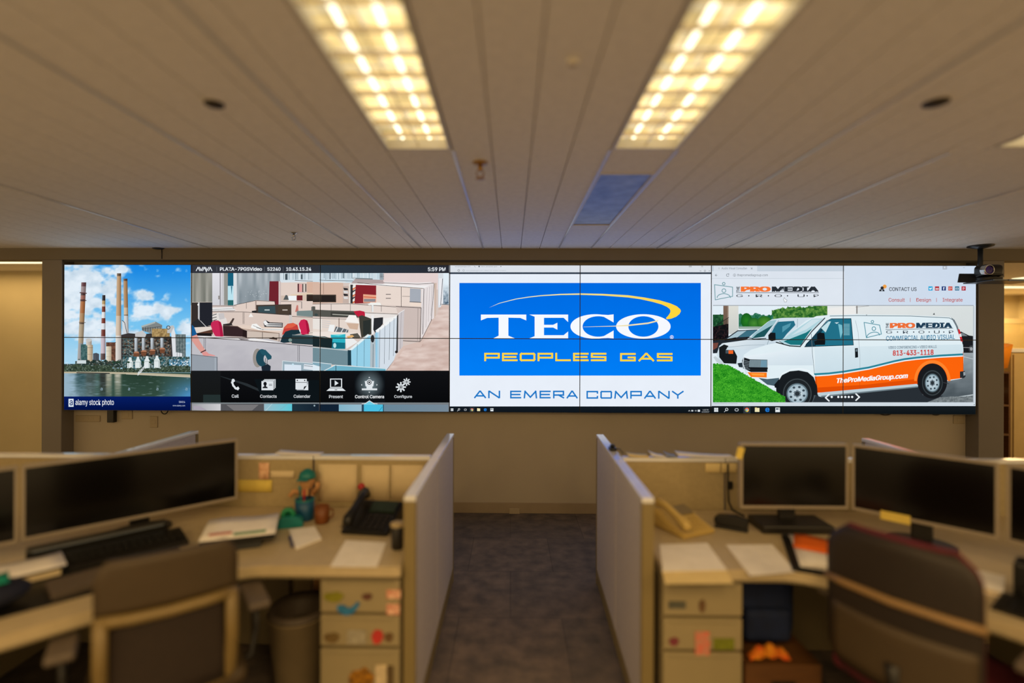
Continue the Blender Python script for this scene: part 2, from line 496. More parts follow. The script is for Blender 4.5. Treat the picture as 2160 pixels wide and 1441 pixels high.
# ---- first picture: power station by the water (zoom frame 120,540 x4.2367)
frame(120, 540, 4.2367, (130, 552, 402.6, 870))
CL = [(170, 270, 330, 330, 1.25), (470, 290, 130, 230, .95), (330, 680, 240, 110, 1.1), (230, 190, 330, 190, 1.0), (560, 140, 120, 100, .9), (300, 420, 230, 120, .9), (170, 640, 180, 110, 1.0), (440, 640, 160, 90, .95),
      (790, 350, 120, 60, .95), (985, 365, 55, 40, .8), (800, 490, 180, 85, 1.0), (980, 500, 110, 80, .9), (1160, 640, 100, 80, .9), (1160, 400, 40, 50, .6),
      (680, 690, 130, 60, .8), (730, 85, 60, 20, .5), (1000, 170, 160, 60, .35)]
def sky(x, y):
    n = fbm(x / 90, y / 60, 1) - .47
    k = max(a * math.exp(-(((x - cx) / rx) ** 2 + ((y - cy) / ry) ** 2) * 1.1) for cx, cy, rx, ry, a in CL)
    k = max(0, min(1, (k + n * 1.5 - .33) * 2.6))
    blue = mixc((20, 132, 226), (120, 196, 240), (y - 80) / 520)
    blue = mixc(blue, (150, 205, 238), (700 - x) / 900)
    if y > 700: blue = mixc(blue, (170, 215, 240), (y - 700) / 200)
    cl = mixc((184, 206, 224), (226, 238, 248), fbm(x / 70, y / 50, 9) * 1.5)
    return mixc(blue, cl, k)
gridf(58, 70, 1196, 1050, 150, 120, sky)
def stack(top, bot, wt, wb, bands):
    """bands: list of (t0, t1, colour)"""
    for t0, t1, c in bands:
        xa, ya = top[0] + (bot[0] - top[0]) * t0, top[1] + (bot[1] - top[1]) * t0
        xb, yb = top[0] + (bot[0] - top[0]) * t1, top[1] + (bot[1] - top[1]) * t1
        ha, hb = (wt + (wb - wt) * t0) / 2, (wt + (wb - wt) * t1) / 2
        dk = mixc(c, (40, 30, 25), .45); lt = mixc(c, (255, 250, 240), .25)
        quad([(xa - ha, ya), (xa, ya), (xb, yb), (xb - hb, yb)], [lt, c, c, lt])
        quad([(xa, ya), (xa + ha, ya), (xb + hb, yb), (xb, yb)], [c, dk, dk, c])
stack((241, 236), (205, 960), 44, 46, [(0, .05, (96, 62, 66)), (.05, .13, (148, 130, 132)), (.13, .16, (70, 50, 50)), (.16, .21, (150, 96, 84)), (.21, .235, (80, 52, 48)),
      (.235, .38, (166, 104, 62)), (.38, .50, (170, 134, 96)), (.50, .515, (80, 66, 56)), (.515, .75, (170, 152, 126)), (.75, 1, (150, 150, 150))])
line([(208, 328), (264, 334)], 8, (84, 50, 50)); line([(212, 395), (262, 399)], 7, (84, 56, 50)); line([(200, 592), (256, 596)], 5, (90, 80, 70))
stack((420, 350), (412, 930), 28, 46, [(0, .085, (44, 38, 40)), (.085, .14, (180, 150, 100)), (.14, .175, (214, 200, 180)), (.175, .26, (118, 56, 42)), (.26, .355, (226, 230, 234)),
      (.355, .435, (120, 56, 44)), (.435, .53, (222, 228, 234)), (.53, .635, (112, 56, 48)), (.635, .9, (196, 180, 190)), (.9, 1, (90, 70, 70))])
stack((613, 203), (622, 720), 36, 40, [(0, .04, (90, 70, 58)), (.04, .5, (172, 132, 92)), (.5, .62, (206, 180, 150)), (.62, .64, (130, 110, 90)), (.64, 1, (206, 206, 206))])
stack((556, 155), (548, 1000), 38, 56, [(0, .03, (96, 78, 62)), (.03, .45, (186, 150, 112)), (.45, .66, (206, 186, 164)), (.66, 1, (222, 218, 212))])
poly([(582, 580), (604, 590), (630, 700), (590, 700)], (206, 214, 220)); line([(584, 576), (606, 596), (626, 690)], 5, (60, 50, 46))
# boiler house
poly([(576, 705), (640, 690), (760, 700), (860, 690), (1000, 720), (1150, 720), (1152, 1000), (576, 1000)], (58, 54, 54))
def girders(x, y):
    n = fbm(x / 16, y / 14, 21, 3)
    c = [(44, 40, 40), (120, 100, 84), (74, 100, 104), (158, 150, 140), (60, 44, 36), (96, 74, 58)][int(hsh(int(x / 13), int(y / 11), 5) * 6)]
    return mixc((30, 34, 36), c, n * 1.5)
gridf(590, 740, 1020, 960, 64, 36, girders)
gridf(1050, 700, 1152, 910, 18, 34, lambda x, y: mixc((60, 80, 84), (140, 150, 150), fbm(x / 14, y / 16, 31) * 1.3))
poly([(755, 625), (880, 586), (942, 618), (940, 660), (860, 700), (765, 668)], (128, 134, 134)); poly([(755, 625), (880, 586), (880, 600), (757, 640)], (172, 180, 178))
for x in range(770, 930, 22): line([(x, 640), (x, 672)], 5, (60, 62, 64))
line([(762, 655), (935, 628)], 4, (70, 70, 70))
poly([(700, 690), (765, 665), (800, 700), (790, 725), (700, 722)], (196, 198, 200))
gridf(850, 650, 1010, 722, 24, 12, lambda x, y: mixc((96, 72, 40), (206, 176, 120), fbm(x / 12, y / 12, 41) * 1.2))
poly([(990, 630), (1040, 620), (1056, 650), (1020, 690), (985, 690)], (188, 190, 192)); ring(996, 640, 18, 18, 12, 12, (50, 60, 56), n=16)
for x, y in ((706, 862), (772, 850), (850, 842), (938, 828)):
    rect(x - 12, 728, x + 18, y - 6, (196, 206, 216), (170, 176, 180))
    rect(x + 8, 728, x + 18, y - 6, (120, 124, 128), (110, 112, 114))
    poly([(x - 22, y + 8), (x - 10, y - 8), (x + 22, y - 8), (x + 32, y + 8), (x + 24, y + 40), (x - 14, y + 40)], (122, 78, 54))
    poly([(x - 22, y + 8), (x - 10, y - 8), (x + 22, y - 8), (x + 32, y + 8)], (176, 122, 92)); line([(x - 22, y + 12), (x + 32, y + 12)], 4, (72, 42, 30))
    line([(x - 14, y + 28), (x + 24, y + 28)], 3, (80, 50, 38))
poly([(1022, 690), (1044, 640), (1062, 700), (1066, 860), (1120, 870), (1120, 910), (1036, 912)], (222, 226, 230)); line([(1062, 700), (1066, 860)], 5, (120, 124, 126))
for x in (1075, 1098, 1122, 1146): line([(x, 705), (x, 905)], 3, (44, 62, 66))
for y in (735, 770, 805, 840): line([(1066, y), (1152, y)], 3, (50, 74, 76))
for x in (600, 625, 650, 672): line([(x, 730), (x, 990)], 3, (52, 90, 96))
for y in range(740, 990, 30): line([(585, y), (680, y + 4)], 3, (96, 130, 130))
for k in range(6): line([(630, 760 + 36 * k), (680, 796 + 36 * k)], 2, (170, 190, 190))
# left tanks
gridf(215, 790, 275, 950, 14, 30, lambda x, y: mixc((24, 58, 60), (96, 130, 128), fbm(x / 10, y / 12, 51) * 1.2))
hrect(262, 745, 312, 800, (214, 206, 196), (150, 138, 126)); circ(286, 752, 26, (196, 196, 192), 16)
hrect(273, 795, 322, 962, (224, 206, 178), (150, 130, 106)); line([(273, 820), (322, 820)], 3, (120, 104, 88)); line([(273, 880), (322, 880)], 3, (150, 130, 110))
poly([(325, 872), (352, 866), (378, 876), (378, 965), (325, 965)], (72, 78, 88)); line([(340, 880), (340, 955)], 3, (110, 114, 120))
gridf(440, 772, 526, 960, 16, 30, lambda x, y: mixc((58, 38, 30), (140, 96, 74), fbm(x / 14, y / 14, 61) * 1.2))
hrect(440, 808, 488, 950, (232, 224, 204), (176, 160, 134)); line([(440, 850), (488, 850)], 2, (150, 140, 120)); line([(440, 900), (488, 900)], 2, (150, 140, 120))
hrect(525, 724, 573, 990, (230, 226, 220), (170, 166, 160))
line([(446, 805), (526, 772)], 5, (84, 56, 44))
# ground-level clutter between the stacks
def clutter(x, y):
    top = 948 - 26 * vnoise(x / 18, 2, 77) - 14 * vnoise(x / 6, 4, 78)
    if y < top: return None
    return mixc([(28, 50, 46), (70, 104, 100), (196, 206, 206), (96, 84, 70), (44, 62, 58)][int(hsh(int(x / 9), int(y / 8), 79) * 5)], (30, 44, 40), fbm(x / 8, y / 8, 80))
gridf(62, 905, 600, 1000, 120, 22, lambda x, y: None if (x < 165 and y < 962) else clutter(x, y))
# white bottle tanks and lower works
gridf(590, 900, 1188, 1010, 100, 20, lambda x, y: mixc((30, 54, 52), [(90, 120, 120), (206, 214, 214), (70, 130, 150), (40, 60, 50)][int(hsh(int(x / 11), int(y / 9), 71) * 4)], fbm(x / 9, y / 9, 72) * 1.3))
for x, y in ((655, 950), (726, 945), (806, 940), (895, 935)):
    poly([(x - 26, 1002), (x - 26, y), (x - 12, y - 26), (x - 10, y - 44), (x + 10, y - 44), (x + 12, y - 26), (x + 26, y), (x + 26, 1002)], (222, 230, 230))
    line([(x - 26, y + 4), (x + 26, y + 4)], 3, (130, 150, 146)); line([(x + 18, y + 6), (x + 18, 1000)], 5, (150, 166, 164))
gridf(1005, 925, 1188, 980, 36, 12, lambda x, y: [(40, 120, 160), (214, 226, 232), (60, 90, 100), (120, 160, 180)][int(hsh(int(x / 8), int(y / 9), 75) * 4)])
rect(180, 932, 262, 962, (206, 216, 218)); rect(64, 985, 150, 1014, (150, 140, 132)); rect(100, 975, 130, 992, (200, 206, 208))
# trees along the bank, beach, water
def trees(x, y):
    top = 955 + 34 * fbm(x / 22, 3, 81) if x < 500 else 985 + 30 * fbm(x / 18, 5, 82) - (20 if x > 930 else 0)
    if y < top: return None
    return mixc(mixc((20, 34, 30), (92, 108, 82), fbm(x / 9, y / 9, 83, 3) * 1.3 - .1), (150, 170, 160), .5 if hsh(int(x / 7), int(y / 9), 84) > .86 else 0)
gridf(62, 950, 1194, 1042, 190, 22, trees)
for x in (505, 540, 556, 640, 770, 836): line([(x, 1000), (x, 950)], 3, (40, 50, 40)); circ(x, 950, 13, (40, 66, 48), 9, 8)
def water(x, y):
    n = fbm(x / 60, y / 9, 91); d = (y - 1050) / 205
    c = mixc((150, 178, 196), (52, 78, 66), (x - 120) / 330 + n - .5)
    c = mixc(c, (36, 56, 44), .7 * math.exp(-((x - 760) / 260) ** 2) * (1.2 - d))
    c = mixc(c, (74, 138, 186), max(0, (x - 900) / 300) * d * 1.2)
    for cx, wd, cc in ((215, 50, (40, 70, 74)), (300, 45, (60, 70, 66)), (415, 34, (46, 44, 42)), (465, 28, (186, 180, 160)), (545, 30, (196, 190, 172))):
        c = mixc(c, cc, .75 * math.exp(-((x - cx) / wd) ** 4) * (1.1 - d * .8) * (.6 + n))
    return mixc(c, (190, 214, 226), max(0, n - .62) * 2.2)
gridf(62, 1044, 1194, 1258, 130, 50, water)
poly([(62, 1034), (460, 1036), (700, 1042), (1192, 1060), (1192, 1086), (900, 1072), (620, 1056), (62, 1048)], (186, 176, 150)); line([(620, 1056), (1192, 1082)], 4, (216, 206, 186))
line([(180, 1044), (470, 1050)], 8, (34, 40, 42))
text('alamy', 722, 1036, 806, 1082, (228, 234, 238), .02, slope=1.05)
for x, y in ((898, 1190), (645, 1190), (1157, 1190), (400, 1190)): text('a', x - 9, y - 12, x + 9, y + 12, (150, 176, 190))
for x, y in ((898, 132), (1157, 132), (640, 132)): text('a', x - 8, y - 11, x + 8, y + 11, (96, 178, 234))
rect(62, 1256, 1196, 1380, (6, 28, 98), (2, 16, 68))
rect(105, 1277, 150, 1348, (226, 236, 246)); text('a', 114, 1290, 142, 1336, (6, 28, 98), .012)
text('alamy stock photo', 166, 1282, 510, 1346, (236, 240, 248), .004)
text('ERA014', 1092, 1296, 1146, 1314, (190, 204, 230)); text('www.alamy.com', 1036, 1330, 1146, 1348, (190, 204, 230))

# ---- second picture: video of an office with a menu (two zoom frames)
VB = (402.4, 552, 947.4, 870)
Z4 = lambda: frame(390, 540, 4.2367, VB)
Z5 = lambda: frame(660, 540, 4.2367, VB)
INK = (58, 50, 50)
Z4()
rect(50, 150, 1210, 1030, (206, 190, 184))
gridf(50, 150, 245, 440, 30, 10, lambda x, y: mixc((112, 114, 106), (176, 174, 166), vnoise(x / 22, y / 400, 3)))
rect(245, 150, 330, 440, (226, 226, 232), (206, 206, 212)); rect(330, 150, 350, 440, (200, 200, 204)); rect(350, 150, 384, 440, (148, 148, 142)); rect(312, 150, 320, 440, (130, 126, 130))
rect(298, 355, 316, 388, (150, 146, 144))
rect(384, 150, 436, 268, (24, 96, 124)); rect(384, 268, 436, 395, (186, 226, 238)); rect(384, 395, 436, 442, (40, 104, 108)); poly([(412, 270), (424, 270), (418, 350)], (40, 110, 136))
rect(434, 150, 466, 445, (218, 222, 226))
gridf(464, 150, 860, 440, 50, 12, lambda x, y: mixc((122, 134, 142), (182, 190, 196), vnoise(x / 26, y / 180, 7) * .9 + (440 - y) / 1200))
for k in range(24): circ(540 + rnd.random() * 190, 310 + rnd.random() * 60, 3, (196, 204, 208), n=6)
rect(850, 150, 1210, 222, (206, 222, 232))
for k in range(34):
    x = 850 + k * 10.5; rect(x, 152, x + 2 + rnd.random() * 3, 212, mixc((90, 110, 120), (230, 236, 240), rnd.random()))
rect(896, 160, 918, 214, (70, 84, 92)); rect(1036, 165, 1052, 208, (84, 98, 104))
poly([(757, 226), (846, 226), (838, 440), (750, 440)], (112, 36, 46)); hrect(838, 226, 858, 440, (216, 200, 196), (196, 180, 176))
poly([(858, 236), (1210, 228), (1210, 440), (858, 440)], (224, 206, 196)); poly([(850, 218), (1210, 216), (1210, 232), (860, 238)], (216, 226, 232)); line([(985, 218), (1210, 230)], 4, INK)
rect(1005, 246, 1088, 326, (200, 178, 170)); rect(1008, 248, 1020, 324, (84, 36, 44)); rect(1022, 252, 1046, 322, (226, 160, 156)); rect(1050, 250, 1058, 324, (60, 50, 48)); rect(1062, 250, 1072, 320, (220, 216, 206)); rect(1076, 250, 1086, 320, (96, 90, 84))
rect(1090, 232, 1210, 336, (214, 178, 158)); poly([(940, 345), (1088, 330), (1210, 336), (1210, 348), (960, 356)], (226, 204, 180))
rect(860, 354, 1000, 400, (206, 186, 172)); rect(924, 356, 998, 398, (240, 244, 246)); poly([(880, 392), (900, 350), (915, 350), (930, 392)], (84, 90, 92)); rect(1000, 352, 1052, 398, (112, 40, 44)); rect(1054, 348, 1088, 400, (214, 194, 176))
rect(1088, 344, 1210, 404, (64, 54, 48), (40, 34, 30)); rect(1104, 356, 1190, 392, (52, 40, 34))
# far row
poly([(440, 440), (628, 400), (640, 396), (800, 404), (806, 440), (1050, 402), (1210, 410), (1210, 560), (440, 560)], (224, 206, 196))
line([(440, 440), (628, 400), (806, 406), (806, 440)], 4, INK); line([(245, 446), (460, 446)], 3, INK)
rect(630, 400, 640, 480, (160, 140, 132)); line([(550, 420), (550, 470)], 3, INK); line([(860, 405), (1045, 408)], 3, INK); rect(1040, 410, 1048, 470, (150, 140, 138))
poly([(245, 462), (420, 458), (460, 486), (250, 494)], (240, 240, 240)); line([(245, 478), (440, 470)], 3, INK); line([(252, 488), (450, 486)], 3, INK)
poly([(638, 438), (952, 432), (952, 528), (638, 508)], (70, 60, 54)); poly([(655, 452), (806, 446), (812, 516), (655, 504)], (58, 78, 84)); poly([(832, 448), (945, 444), (945, 522), (832, 516)], (74, 62, 52))
rect(712, 478, 758, 488, (190, 200, 200)); rect(872, 478, 918, 488, (190, 180, 170)); poly([(598, 492), (640, 486), (640, 508), (600, 506)], (40, 40, 42))
poly([(985, 500), (1000, 440), (1012, 440), (1016, 500)], (196, 120, 110))
poly([(1000, 492), (1140, 486), (1210, 500), (1210, 548), (1000, 540)], (120, 138, 138)); poly([(1130, 455), (1170, 440), (1210, 462), (1210, 505), (1130, 492)], (104, 104, 100)); circ(1180, 530, 18, (70, 86, 84), 14)
# middle row of panels
poly([(245, 498), (520, 500), (945, 530), (1210, 550), (1210, 700), (245, 700)], (218, 200, 190)); line([(245, 498), (520, 500), (945, 530)], 4, INK); line([(955, 540), (1210, 552)], 4, INK)
for x in (520, 530, 935, 945): line([(x, 505), (x, 606)], 3, INK)
rect(932, 528, 958, 640, (206, 200, 196)); poly([(570, 545), (590, 510), (612, 545)], (244, 240, 236))
rect(60, 415, 118, 620, (54, 46, 44)); rect(118, 412, 134, 600, (206, 206, 210)); rect(132, 415, 246, 622, (34, 36, 44)); line([(60, 415), (246, 413)], 4, (190, 180, 170)); circ(120, 436, 8, (240, 240, 236))
poly([(245, 520), (310, 505), (370, 560), (390, 640), (250, 630)], (226, 220, 216)); poly([(300, 515), (350, 510), (356, 560), (310, 570)], (200, 196, 196))
for y in (530, 556, 580): line([(246, y), (282, y - 10)], 6, (60, 60, 60))
poly([(385, 620), (430, 555), (444, 560), (410, 630)], (70, 56, 52)); poly([(340, 610), (410, 600), (440, 630), (350, 640)], (50, 46, 46))
poly([(60, 600), (120, 560), (150, 610), (240, 630), (60, 640)], (40, 42, 46)); line([(140, 580), (190, 632)], 5, (206, 206, 206))
poly([(60, 640), (250, 632), (250, 660), (110, 690), (60, 690)], (226, 214, 204)); poly([(110, 690), (250, 656), (250, 700), (130, 715)], (92, 60, 48)); poly([(60, 690), (240, 690), (240, 726), (60, 726)], (30, 26, 28))
# desk and papers
poly([(340, 624), (520, 618), (880, 640), (900, 660), (840, 690), (500, 648)], (226, 206, 192)); line([(500, 650), (840, 692)], 5, (150, 120, 100))
poly([(600, 610), (640, 605), (690, 650), (880, 648), (860, 668), (660, 662), (590, 640)], (244, 244, 242)); line([(610, 622), (680, 650)], 3, INK); line([(690, 656), (870, 660)], 3, INK); line([(640, 640), (700, 660)], 3, INK)
poly([(700, 590), (720, 572), (760, 594), (876, 598), (874, 640), (712, 634)], (52, 52, 56)); poly([(722, 602), (868, 606), (868, 612), (730, 612)], (230, 230, 230)); poly([(722, 618), (868, 622), (868, 630), (730, 628)], (230, 230, 230)); poly([(700, 590), (722, 574), (750, 612), (716, 620)], (236, 236, 236))
poly([(555, 668), (842, 690), (842, 775), (555, 735)], (206, 190, 178)); line([(694, 680), (694, 752)], 4, INK); line([(556, 668), (842, 692)], 4, (120, 96, 80)); line([(842, 690), (842, 770)], 4, INK); poly([(500, 650), (556, 668), (556, 730), (500, 720)], (40, 28, 28))
poly([(750, 740), (790, 724), (830, 740), (822, 750)], (60, 46, 44))
poly([(340, 622), (470, 628), (510, 650), (518, 668), (516, 722), (346, 716)], (54, 38, 40)); line([(344, 622), (470, 630), (508, 652)], 6, (96, 78, 72))
poly([(232, 620), (238, 595), (262, 578), (298, 576), (322, 592), (334, 630), (346, 718), (290, 728), (270, 712), (250, 680)], (198, 42, 86)); poly([(300, 584), (320, 594), (332, 630), (344, 716), (318, 722), (310, 640)], (172, 26, 66))
# right chairs
poly([(868, 706), (886, 640), (918, 606), (968, 598), (1006, 616), (1020, 662), (930, 680)], (196, 66, 58)); poly([(886, 650), (920, 608), (968, 600), (1000, 614), (960, 640)], (222, 96, 70))
poly([(850, 776), (872, 716), (900, 676), (950, 660), (1020, 660), (1036, 694), (970, 706), (960, 770), (880, 778)], (28, 52, 62))
poly([(1018, 606), (1036, 574), (1066, 566), (1092, 576), (1106, 610), (1120, 694), (1050, 706), (1036, 690)], (204, 38, 82)); poly([(1078, 572), (1094, 578), (1106, 610), (1120, 694), (1096, 700)], (166, 22, 60))
poly([(1016, 640), (1034, 660), (1036, 690), (1026, 676)], (236, 236, 236))
poly([(1110, 680), (1210, 660), (1210, 712), (1110, 706)], (230, 216, 204)); line([(1112, 690), (1206, 676)], 3, INK)
# front row of panels
poly([(50, 730), (110, 712), (360, 722), (560, 742), (740, 740), (880, 776), (1010, 790), (1210, 806), (1210, 1030), (50, 1030)], (192, 190, 196))
poly([(110, 714), (310, 722), (560, 744), (600, 732), (870, 776), (560, 756), (190, 732)], (236, 234, 234)); line([(60, 730), (190, 732), (560, 757), (1010, 797), (1210, 816)], 5, INK); poly([(480, 738), (560, 744), (580, 752), (500, 750)], (110, 100, 100))
for x, y in ((172, 734), (186, 734), (1010, 800), (1024, 802)): line([(x, y), (x, y + 210)], 4, (96, 96, 104))
gridf(200, 760, 1000, 1025, 40, 14, lambda x, y: None if y < 775 + (x - 200) * .05 else mixc((178, 176, 184), (204, 202, 206), fbm(x / 160, y / 90, 13) + .1 - (y - 760) / 900))
poly([(960, 706), (1050, 702), (1210, 716), (1210, 800), (955, 782)], (44, 64, 70)); line([(962, 706), (1210, 720)], 5, (130, 150, 154)); circ(942, 752, 16, (120, 146, 140))
# arm at the left edge
poly([(54, 604), (84, 636), (108, 700), (60, 718)], (22, 92, 150)); poly([(58, 720), (108, 702), (132, 760), (160, 806), (186, 848), (150, 868), (112, 824), (60, 752)], (220, 156, 146))
line([(146, 862), (186, 842)], 9, (70, 40, 44)); poly([(150, 866), (190, 852), (216, 874), (276, 890), (262, 896), (212, 892), (208, 902), (166, 892)], (222, 150, 146))
poly([(50, 882), (288, 906), (288, 1030), (50, 1030)], (150, 158, 168)); line([(50, 880), (290, 906), (290, 1028)], 5, (90, 96, 104)); line([(272, 910), (272, 1028)], 4, (190, 200, 210))
# chair back in front
circ(650, 912, 42, (150, 144, 138), 84); circ(690, 910, 54, (32, 72, 88), 78); circ(730, 920, 26, (192, 190, 196), 40); poly([(664, 840), (720, 838), (776, 895), (774, 920), (740, 930), (720, 890), (690, 880)], (36, 84, 100)); line([(722, 915), (718, 965)], 5, (60, 60, 64)); line([(738, 930), (734, 968)], 5, (60, 60, 64))
poly([(684, 990), (740, 965), (768, 985), (764, 1030), (690, 1030)], (30, 40, 52))
poly([(868, 946), (880, 934), (1210, 962), (1210, 1030), (872, 1030)], (150, 172, 184)); line([(870, 1026), (874, 938), (1210, 966)], 5, (220, 228, 232)); poly([(890, 968), (1040, 976), (1040, 1030), (890, 1030)], (216, 228, 240)); poly([(1066, 966), (1214, 984), (1214, 1030), (1060, 1010)], (220, 228, 236)); line([(1070, 980), (1210, 998)], 4, (70, 80, 90)); circ(966, 970, 9, (200, 226, 240))
Z5()
rect(0, 150, 1216, 1034, (214, 198, 190)); rect(0, 150, 640, 240, (204, 222, 232))
for k in range(44):
    x = 60 + k * 13; rect(x, 152, x + 2 + rnd.random() * 4, 200 + rnd.random() * 12, mixc((96, 116, 128), (236, 240, 244), rnd.random()))
rect(150, 150, 158, 208, (50, 60, 70)); rect(268, 150, 276, 200, (50, 70, 80)); line([(60, 216), (640, 232)], 4, INK); line([(360, 200), (530, 206)], 10, (120, 130, 134)); circ(370, 200, 12, (190, 200, 206))
poly([(380, 206), (640, 214), (640, 250), (330, 256)], (176, 160, 160))
rect(630, 150, 1140, 300, (228, 210, 208)); 
for k in range(5): rect(598, 160 + k * 11, 636, 165 + k * 11, (60, 60, 64))
rect(1120, 150, 1216, 460, (216, 222, 228)); rect(1128, 200, 1160, 440, (236, 236, 240)); line([(1160, 205), (1142, 440)], 5, (80, 84, 92)); gridf(1166, 150, 1214, 430, 8, 24, lambda x, y: mixc((226, 238, 246), (70, 92, 112), max(0, (y - 250) / 170) * fbm(x / 14, y / 12, 15) * 1.6)); line([(1150, 432), (1214, 436)], 5, INK)
poly([(0, 232), (60, 234), (272, 240), (272, 430), (0, 440)], (214, 182, 164)); line([(96, 236), (96, 340)], 4, (160, 130, 116)); line([(60, 240), (290, 232)], 5, (236, 236, 232)); rect(0, 346, 208, 414, (62, 54, 48), (44, 38, 34)); rect(78, 356, 196, 404, (40, 34, 32))
rect(268, 270, 326, 430, (196, 176, 166)); 
for k in range(4): poly([(272, 285 + k * 26), (312, 290 + k * 26), (316, 305 + k * 26), (280, 306 + k * 26)], ((40, 40, 44), (220, 220, 220))[k % 2])
rect(322, 250, 388, 428, (226, 220, 212)); rect(336, 255, 358, 424, (50, 48, 52))
for k in range(8): poly([(356, 272 + k * 20), (386, 256 + k * 20), (384, 268 + k * 20), (356, 288 + k * 20)], ((236, 236, 232), (214, 110, 60), (60, 60, 60))[k % 3])
poly([(384, 254), (566, 262), (566, 420), (372, 426)], (136, 36, 46)); poly([(450, 342), (566, 350), (566, 420), (450, 418)], (232, 168, 140)); line([(456, 366), (562, 372)], 7, (206, 90, 60)); rect(456, 384, 560, 410, (140, 140, 146))
poly([(566, 262), (972, 284), (972, 452), (566, 436)], (232, 216, 206)); poly([(330, 246), (700, 250), (1080, 244), (1000, 290), (566, 264), (330, 256)], (240, 238, 238)); line([(400, 240), (620, 262), (1000, 292)], 4, INK)
line([(790, 280), (790, 450)], 4, INK); line([(655, 343), (694, 343)], 6, (90, 84, 84)); line([(655, 379), (694, 379)], 6, (90, 84, 84)); line([(800, 360), (866, 362)], 3, INK)
poly([(868, 290), (966, 296), (964, 414), (866, 408)], (166, 172, 182), ); line([(866, 410), (966, 416)], 5, INK); poly([(870, 420), (966, 420), (966, 450), (870, 448)], (238, 220, 206))
poly([(640, 230), (940, 238), (1060, 232), (1060, 262), (940, 268), (640, 250)], (234, 226, 226)); line([(630, 240), (940, 252), (1084, 244)], 4, INK)
poly([(970, 300), (1084, 244), (1096, 262), (1084, 556), (1058, 572), (966, 760)], (230, 222, 222)); poly([(1084, 244), (1106, 240), (1100, 548), (1084, 556)], (206, 184, 170))
for k in range(4): line([(1000 + k * 22, 296 - k * 10), (988 + k * 22, 690 - k * 52)], 3, (170, 162, 164))
line([(992, 292), (980, 700)], 4, INK); line([(1084, 250), (1058, 575)], 4, INK)
poly([(650, 1035), (720, 940), (800, 808), (960, 764), (1058, 575), (1110, 540), (1150, 438), (1216, 440), (1216, 1035)], (214, 190, 180))
gridf(660, 460, 1214, 1034, 60, 60, lambda x, y: None if x < (720 + (940 - y) * .75 if y > 808 else 975 + (760 - y) * .47) + 10 else mixc((196, 168, 158), (232, 214, 206), fbm(x / 120, y / 26, 17) * 1.5 - .25))
line([(660, 1020), (722, 935)], 4, (90, 76, 70)); line([(966, 760), (1062, 570)], 4, (90, 76, 70))
poly([(745, 452), (968, 462), (962, 764), (806, 756), (806, 480)], (204, 188, 182)); line([(745, 452), (968, 464), (958, 766), (806, 758)], 5, INK); line([(940, 470), (936, 756)], 4, (150, 136, 132))
poly([(0, 430), (160, 420), (330, 424), (520, 440), (740, 452), (760, 520), (470, 510), (0, 490)], (228, 214, 206)); line([(0, 430), (330, 428), (740, 456)], 4, INK)
for x in (164, 336, 526, 612): line([(x, 434), (x, 496)], 4, (120, 112, 110))
poly([(490, 430), (520, 416), (600, 418), (616, 440), (500, 440)], (240, 240, 236)); rect(526, 440, 542, 500, (226, 230, 230))
poly([(0, 450), (22, 452), (22, 480), (140, 486), (420, 494), (420, 552), (140, 546), (0, 540)], (86, 86, 80)); poly([(160, 500), (370, 508), (400, 550), (160, 540)], (64, 64, 60)); poly([(175, 518), (360, 528), (360, 536), (175, 526)], (170, 170, 160)); circ(30, 526, 16, (60, 74, 74), 12)
poly([(364, 494), (420, 488), (462, 498), (470, 540), (410, 548), (380, 520)], (190, 34, 62))
poly([(466, 508), (756, 518), (760, 560), (520, 560), (466, 540)], (232, 226, 222)); line([(466, 508), (756, 520)], 4, INK)
poly([(0, 556), (420, 560), (440, 740), (0, 740)], (228, 214, 204)); line([(0, 556), (300, 566)], 3, INK)
for y in (580, 598, 616, 634): line([(84, y), (156, y + 6)], 4, (196, 200, 206))
poly([(0, 560), (80, 560), (80, 660), (0, 650)], (232, 226, 220))
poly([(286, 588), (324, 528), (384, 530), (416, 602)], (246, 242, 238)); poly([(300, 600), (410, 606), (400, 660), (330, 650)], (206, 176, 154)); line([(234, 560), (234, 640)], 6, (110, 84, 72))
poly([(136, 672), (150, 614), (196, 616), (186, 680)], (238, 240, 240)); poly([(184, 690), (206, 630), (318, 660), (314, 694)], (96, 104, 110)); line([(200, 684), (222, 640)], 8, (220, 224, 226)); line([(250, 688), (272, 648)], 8, (220, 224, 226)); line([(290, 690), (306, 660)], 6, (220, 224, 226))
poly([(0, 680), (140, 676), (420, 690), (430, 720), (280, 770), (0, 730)], (238, 226, 218)); poly([(330, 700), (400, 690), (430, 730), (360, 740)], (90, 86, 78)); poly([(300, 720), (352, 706), (370, 720), (320, 740)], (226, 176, 110))
poly([(412, 538), (440, 530), (526, 562), (524, 700), (434, 732), (420, 640)], (66, 64, 56)); poly([(450, 580), (516, 570), (510, 690), (450, 712)], (44, 50, 48)); rect(524, 530, 545, 700, (236, 236, 236))
poly([(545, 556), (628, 548), (626, 606), (560, 690), (540, 660)], (42, 44, 48)); poly([(628, 560), (750, 540), (640, 610), (626, 606)], (240, 238, 236))
poly([(160, 704), (292, 698), (290, 832), (170, 828)], (46, 178, 196)); poly([(160, 704), (292, 698), (230, 716)], (110, 214, 222)); poly([(170, 770), (290, 776), (290, 830), (172, 826)], (20, 110, 130)); circ(196, 800, 14, (190, 226, 230), 22)
poly([(290, 740), (350, 728), (400, 770), (300, 830)], (236, 236, 236))
poly([(0, 716), (110, 720), (176, 740), (170, 824), (0, 810)], (26, 40, 44)); line([(0, 714), (176, 738)], 5, (130, 150, 150))
